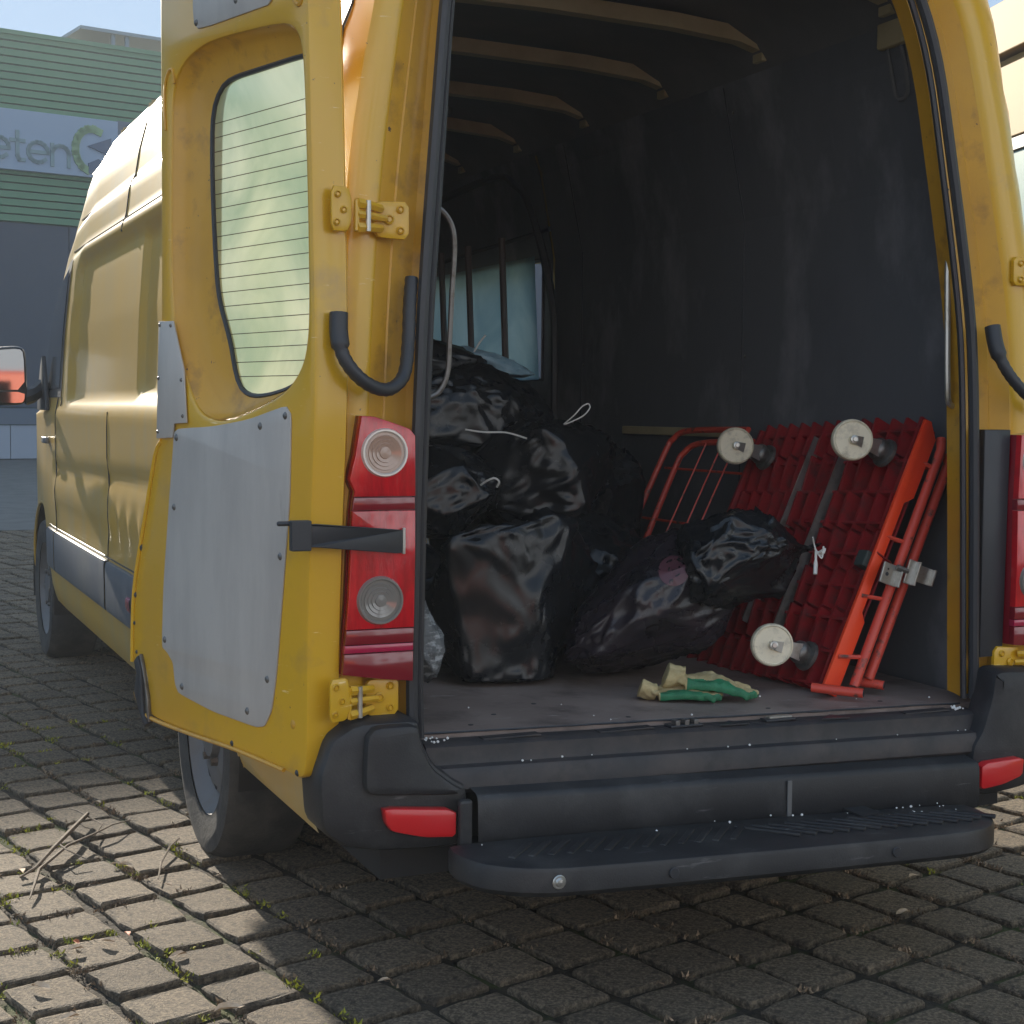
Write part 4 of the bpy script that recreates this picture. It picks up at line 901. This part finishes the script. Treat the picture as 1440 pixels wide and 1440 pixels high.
# red tube side frames
sf = empty('cage_side'); tag(sf, 'red tubular cage side leaning on the wall just right of the red platform edge', 'cage side')
tA = [(.515, .175, .55), (.828, .235, 1.165), (.84, .25, 1.195)]; tB = [(.585, .205, .56), (.862, .245, 1.125), (.868, .26, 1.15)]
tube('side_tube', tA, .0135, red_tube, sf, 10); tube('side_tube', tB, .0135, red_tube, sf, 10)
for (s) in (.12, .36, .60, .92):
    a = Vector(tA[0]).lerp(Vector(tA[1]), s); b = a+Vector((.02, .70, 0)); tube('cross_wire', [a, b], .004, red_tube, sf, 6)
    tube('tube_spacer', [a, Vector((.44, .19, .55)).lerp(Vector((.77, .25, 1.2)), s)], .006, red_tube, sf, 6)
for tt in (.15, .3, .45, .6): tube('upright_wire', [Vector(tA[0])+Vector((0, tt, 0)), Vector(tA[1])+Vector((0, tt, 0))], .004, red_tube, sf, 6)
for (p0, p1) in [((.40, .20, .551), (.492, .105, .546)), ((.56, .24, .551), (.612, .175, .547))]:
    f_ = tube('foot_tube', [p0, p1], .0125, red_tube, sf, 12)
    d = (Vector(p1)-Vector(p0)).normalized(); lathe('tube_end', [(0, .001), (.009, .001), (.0095, 0)], Vector(p1), d, rubber, f_, 12)
def bracket(c, w_, h, rz, ry):
    R = Matrix.Rotation(rz, 3, 'Z') @ Matrix.Rotation(ry, 3, 'Y'); mb = MB(); mb.box(c, (w_, .006, h), R); mb.box(Vector(c)+R @ Vector((w_/2-.003, -.008, 0)), (.006, .022, h), R); return mb
k1 = bracket((.612, .165, .843), .058, .055, .1, .33).build('latch_bracket', steel, sf, bevel=.0015)
lathe('bracket_hole', [(0, .001), (.0055, .001)], (.600, .160, .845), (0, -1, 0), rubber, k1, 10); lathe('bracket_hole', [(0, .001), (.003, .001)], (.604, .160, .858), (0, -1, 0), rubber, k1, 8)
k2 = bracket((.718, .165, .838), .062, .045, -.1, .33).build('latch_bracket', steel, sf, bevel=.0015)
k3 = bracket((.668, .150, .848), .028, .065, .0, .33).build('latch_bracket', steel, sf, bevel=.0015)
tube('latch_spring', [(.630, .158, .862), (.66, .15, .850)], .008, steel_dark, sf, 8)
bf = empty('cage_side'); tag(bf, 'red wire cage side standing behind the bags left of the red platform', 'cage side')
f1 = smooth_path([(.455, 1.535, .60), (.527, 1.535, .729), (.715, 1.545, 1.105), (.748, 1.53, 1.168), (.768, 1.46, 1.198), (.775, 1.1, 1.207)], 5)
f2 = smooth_path([(.44, 1.41, .60), (.505, 1.40, .69), (.69, 1.43, 1.055), (.728, 1.42, 1.125), (.752, 1.35, 1.158), (.762, 1.05, 1.17)], 5)
tube('frame_tube', f1, .0105, red_tube, bf, 8); tube('frame_tube', f2, .0105, red_tube, bf, 8)
for y in (1.30, 1.20, 1.12): tube('frame_wire', [(.50, y, .68), (.74, y, 1.16)], .003, red_tube, bf, 6)
for z, x in ((1.07, .70), (.90, .615), (.78, .555)): tube('frame_wire', [(x, 1.50, z), (x, 1.02, z)], .0045, red_tube, bf, 6)
MB().box((iw(1.19)-.012, 1.72, 1.192), (.024, .80, .030)).build('wall_rail', rib_m, van, bevel=.004)
# ---------------------------------------------------------------- gloves
HAND = [(-10, -4.2), (-10, 4.2), (-4, 3.9), (-1, 4.6), (1.8, 7.2), (4.2, 8.0), (5, 6.9), (3.2, 4.8), (4.6, 4.3), (11, 5.2), (12, 4.4), (11.3, 3.4), (5.3, 2.5), (5.4, 2.0), (12.5, 2.4), (13.6, 1.4), (12.6, .4), (5.7, .4), (5.7, -.1), (12, -.5), (12.8, -1.5),
        (11.8, -2.3), (5.5, -1.8), (5.3, -2.3), (10, -3.2), (10.6, -4.1), (9.6, -4.9), (3.5, -4.6)]
def glove(label, T, seed, flip=1, arch=.02):
    mb = plate_mb(MB(), [(a/100, b*flip/100) for a, b in HAND], [], .019, .006, lambda v: v, 0, 2, .2)
    tube_mb(mb, [(-.07, 0, .012), (-.10, 0, .016), (-.118, 0, .02)], [.030, .036, .040], 18)
    v = [Vector(p) for p in mb.v]
    me = bpy.data.meshes.new('work_glove'); me.from_pydata([(p.x, p.y, p.z if p.x > -.068 or abs(p.z) < .0195 and p.x > -.069 else p.z) for p in v], [], mb.f)
    o = link('work_glove', me); md = o.modifiers.new('r', 'REMESH'); md.mode = 'VOXEL'; md.voxel_size = .0026
    bpy.context.view_layer.update(); dg = bpy.context.evaluated_depsgraph_get(); me2 = bpy.data.meshes.new_from_object(o.evaluated_get(dg)); o.modifiers.clear(); o.data = me2
    me2.materials.clear(); me2.materials.append(glove_c); me2.materials.append(glove_g); sd_ = Vector((seed, seed*2, 0))
    for p in me2.polygons:
        c_ = p.center; p.material_index = 1 if (c_.z < .0100+.003*noise.noise(c_*60) or c_.y*flip < -.018+.006*noise.noise(c_*40) or False) and c_.x > -.06 else 0; p.use_smooth = True
    for q in me2.vertices:
        c_ = q.co.copy(); cuff = c_.x < -.066
        if cuff: c_.z = max(c_.z*.62+.012, 0)
        f = Vector((c_.x*13, c_.y*13, 0))+sd_
        h = max(0, arch*(1-((c_.x-.01)/.085)**2))+.034*max(0, noise.noise(f*.9)+.12)+.010*abs(noise.noise(f*2.6)); h *= 1 if c_.x < .12 else .6
        c_.z = (c_.z*1.35+h)*.78+.002; c_.x *= .86; c_.y = c_.y*.92+.008*noise.noise(f*.8+Vector((9, 0, 0)))
        q.co = c_
    me2.transform(T); return tag(o, label, 'glove', 'work gloves on the load floor')
gz = zx(.1, .553)
glove('cream and green work glove lying on top, its open cuff raised', Matrix.Translation((.115, .245, gz+.012)) @ Matrix.Rotation(math.radians(-28), 4, 'Z') @ Matrix.Rotation(.10, 4, 'Y') @ Matrix.Scale(1.12, 4), 3, 1, .014)
glove('cream and green work glove underneath, folded towards the left', Matrix.Translation((.030, .245, gz)) @ Matrix.Rotation(math.radians(-24), 4, 'Z') @ Matrix.Scale(.98, 4), 6, 1, .010)
MB()
# ---------------------------------------------------------------- warehouse behind
wh = empty('warehouse', (1.6, 34, 0)); tag(wh, 'long warehouse with green ribbed cladding above grey panels and a pale sign board', 'building')
wh.rotation_euler = (0, 0, math.atan(.19)); 
# local: x along the facade, y into the building
X0, X1 = -60, 22
def wb(name, x0, x1, y0, y1, z0, z1, m_, bevel=0, parent=wh): return MB().box(((x0+x1)/2, (y0+y1)/2, (z0+z1)/2), (x1-x0, y1-y0, z1-z0)).build(name, m_, parent, bevel=bevel)
wb('wall_core', X0, X1, .12, 20, 0, 9.80, groove_m)
n = 0
z = 5.53
while z < 9.8:
    L_ = min(.180, 9.86-z)
    prof = [(X0, .06, z+.004), (X0, .0, z+.014), (X0, .0, z+L_-.026), (X0, .05, z+L_-.014)]
    if True:
        mb = MB(); a = [Vector(p) for p in prof]; b = [p+Vector((X1-X0, 0, 0)) for p in a]
        mb.add(a+b, [(0, 4, 5, 1), (1, 5, 6, 2), (2, 6, 7, 3)]); mb.build('cladding_board', green_clad, wh)
    z += .180
wb('roof_edge', X0, X1, -.05, .12, 9.80, 9.90, green_clad)
for k in range(int((X1-X0)/2.05)):
    x = X0+.15+2.05*k; wb('grey_panel', x+.012, x+2.038, .03, .11, 1.22, 5.50, grey_clad)
wb('grey_band', X0, X1, -.06, .10, .82, 1.20, grey_band)
for k in range(int((X1-X0)/1.2)):
    x = X0+.2+1.2*k; wb('plinth_panel', x+.01, x+1.19, -.03, .10, .02, .80, white_base)
sg = wb('sign_board', -8, 2.80, -.16, -.02, 6.70, 8.08, sign_m, .01)
# letters "eten" as stroke geometry
def stroke(mb, pts, w_):
    pts = [Vector((a, 0, b)) for a, b in pts]
    for a, b in zip(pts, pts[1:]):
        d = (b-a); L_ = d.length; ang = math.atan2(d.z, d.x); mb.box((a+b)/2+Vector((0, -.18, 0)), (L_+w_*.8, .03, w_), Matrix.Rotation(-ang, 3, 'Y'))
def letter(ch, x, z, h):
    mb = MB(); w_ = h*.17
    if ch == 'e': P = [[(x+h*.5+h*.46*math.cos(a), z+h*.5+h*.46*math.sin(a)) for a in np.linspace(0, 2*math.pi-.75, 14)], [(x+h*.08, z+h*.5), (x+h*.95, z+h*.5)]]
    elif ch == 't': P = [[(x+h*.28, z+h*1.32), (x+h*.28, z+h*.22), (x+h*.36, z+.05*h), (x+h*.58, z+.05*h)], [(x, z+h*.92), (x+h*.58, z+h*.92)]]
    else: P = [[(x+.06*h, z), (x+.06*h, z+h*.96)], [(x+.06*h, z+h*.6)]+[(x+h*.46+h*.38*math.cos(a), z+h*.55+h*.38*math.sin(a)) for a in np.linspace(math.pi*.8, 0, 7)]+[(x+h*.84, z)]]
    for p in P: stroke(mb, p, w_)
    return mb.build('letter', sign_txt, sg)
hh = .50; x = -.28
for ch, adv in (('e', .58), ('t', .40), ('e', .60), ('n', .6)): letter(ch, x, 6.93-.03*(x+.2)/1.0, hh); x += adv*.92
em = MB(); stroke(em, [(2.15+.42*math.cos(a)*.95, 7.33+.50*math.sin(a)) for a in np.linspace(math.radians(62), math.radians(255), 10)], .17); em.build('emblem_arc', sign_grn, sg)
plate('emblem_wedge', [(2.04, 7.42), (2.62, 7.66), (2.62, 7.18), (2.40, 7.30)], sign_drk, sg, depth=.03, T=lambda v: Vector((v.x, -.20+v.z, v.y)))
plate('emblem_wedge', [(2.06, 7.02), (2.30, 7.14), (2.62, 6.98), (2.50, 6.80), (2.06, 6.78)], sign_drk, sg, depth=.03, T=lambda v: Vector((v.x, -.20+v.z, v.y)))
wb('dark_window', 2.82, 6.5, -.05, .05, 7.35, 8.12, grey_band)
cp = wb('roof_canopy', 2.1, 6.5, .4, 2.6, 10.28, 10.36, canopy_m)
for x in (2.9, 3.25, 5.2): 
    for y in (.5, 2.4): wb('canopy_post', x, x+.09, y, y+.09, 9.8, 10.28, canopy_m)
# ---------------------------------------------------------------- cream building on the right
rb = empty('yellow_building', (5.0, 2.6, 0)); tag(rb, 'cream yellow panelled building beyond the right side of the van with green window panes', 'building')
az = math.radians(15)
rb.rotation_euler = (0, 0, -az)    # local y runs along the facade, local x into the building
def rbx(name, x0, x1, y0, y1, z0, z1, m_, bevel=.0, p=rb): return MB().box(((x0+x1)/2, (y0+y1)/2, (z0+z1)/2), (x1-x0, y1-y0, z1-z0)).build(name, m_, p, bevel=bevel)
rbx('building_core', .06, 9, -5, 15, 0, 4.1, cream_wall)
for k in range(8):
    t0 = -5+2.5*k
    rbx('fascia_panel', -.10, .05, t0+.006, t0+2.494, 3.82, 4.19, cream_wall, .008)
    rbx('wall_panel', -.03, .05, t0+.006, t0+2.494, 3.235, 3.80, cream_wall, .006)
    wf = rbx('window_frame', -.02, .05, t0+.004, t0+2.496, 3.14, 3.225, frame_grey)
    for a in (0, 1): rbx('window_pane', .0, .05, t0+.04+1.24*a, t0+1.23+1.24*a, 1.1, 3.13, pane_green, 0, wf)
    rbx('wall_panel', -.03, .05, t0+.006, t0+2.494, .02, 1.08, cream_wall, .006)
# ---------------------------------------------------------------- behind the photographer: added bounce building, and the orange van in the mirror
ob = empty('bounce_building', (0, -17, 0)); tag(ob, 'unseen pale grey building added to bounce low sun onto the van', 'building')
render_m = mat('bounce_render', (.50, .56, .66), .8, col2=(.46, .52, .62), nscale=.6)
def obx(name, x0, x1, y0, y1, z0, z1, m_, p=ob): return MB().box(((x0+x1)/2, (y0+y1)/2, (z0+z1)/2), (x1-x0, y1-y0, z1-z0)).build(name, m_, p)
obx('wall', -32, 32, -8, 0, 0, 8.5, render_m); obx('roof_edge', -32.2, 32.2, -8.2, .2, 8.5, 8.75, frame_grey)
obx('added_dark_door', -5.6, 3.8, -.05, .05, 0, 4.2, grey_band)  # dark door added to grey the wing mirror's reflection
for k in range(12):
    for z0 in (1.0, 4.8):
        if k in (4, 5, 6) and z0 < 2: continue
        f_ = obx('window', -30+5.1*k, -28.4+5.1*k, -.05, .04, z0, z0+1.5, frame_grey); obx('pane', -29.93+5.1*k, -28.47+5.1*k, .04, .05, z0+.07, z0+1.43, glass_dark, f_)
ov = empty('parked_van', (-3.7, -9.5, 0)); ov.scale = (.9, .6, .72); ov.rotation_euler = (0, 0, math.pi/2); tag(ov, 'orange van parked behind the photographer, seen only in the wing mirror', 'van')
orange = mat('orange_paint', (.42, .06, .012), .35, coat=.5)
side = [(0, .35), (0, 1.0), (.25, 1.15), (1.1, 1.28), (1.75, 2.0), (2.1, 2.1), (4.9, 2.1), (5.0, 1.9), (5.05, .35)]
plate('body', side, orange, ov, depth=1.8, bevel=.06, T=lambda v: Vector((-.9+v.z, -v.x, v.y)))
plate('windscreen', [(-.75, 1.33), (.75, 1.33), (.66, 1.93), (-.66, 1.93)], glass_dark, ov, depth=.02, T=lambda v: Vector((v.x, -1.13-(v.y-1.3)*.90+v.z+.02, v.y)))
for sx in (-1, 1):
    plate('side_window', [(1.35, 1.35), (1.95, 1.92), (2.9, 1.92), (2.9, 1.35)], glass_dark, ov, depth=.01, T=lambda v, sx=sx: Vector((sx*(.902), -v.x, v.y)))
    plate('headlight', [(.52, .75), (.84, .78), (.80, 1.0), (.55, .95)], clear_ring, ov, depth=.03, T=lambda v, sx=sx: Vector((sx*v.x, .01+v.z, v.y)))
    for y in (-.9, -4.0): lathe('wheel', [(0, .02), (.2, .02), (.22, .0), (.33, .0), (.34, -.03), (.34, -.2), (0, -.2)], (sx*.90, y, .34), (sx, 0, 0), tyre_m, ov, 24)
# ---------------------------------------------------------------- haze volume added to lift the darks, standing for lens glare
hz = MB().box((0, 30, 7.5), (230, 190, 17.2)).build('haze', None)
hm = bpy.data.materials.new('haze'); hm.use_nodes = True; hn = hm.node_tree; hn.nodes.clear()
ho = hn.nodes.new('ShaderNodeOutputMaterial'); hv = hn.nodes.new('ShaderNodeVolumePrincipled')
hv.inputs['Color'].default_value = (.86, .93, 1, 1); hv.inputs['Density'].default_value = .0023; hv.inputs['Anisotropy'].default_value = .2
hn.links.new(hv.outputs[0], ho.inputs[1]); hz.data.materials.append(hm); tag(hz, 'thin haze added over the yard to lift dark tones like lens glare', kind='stuff')
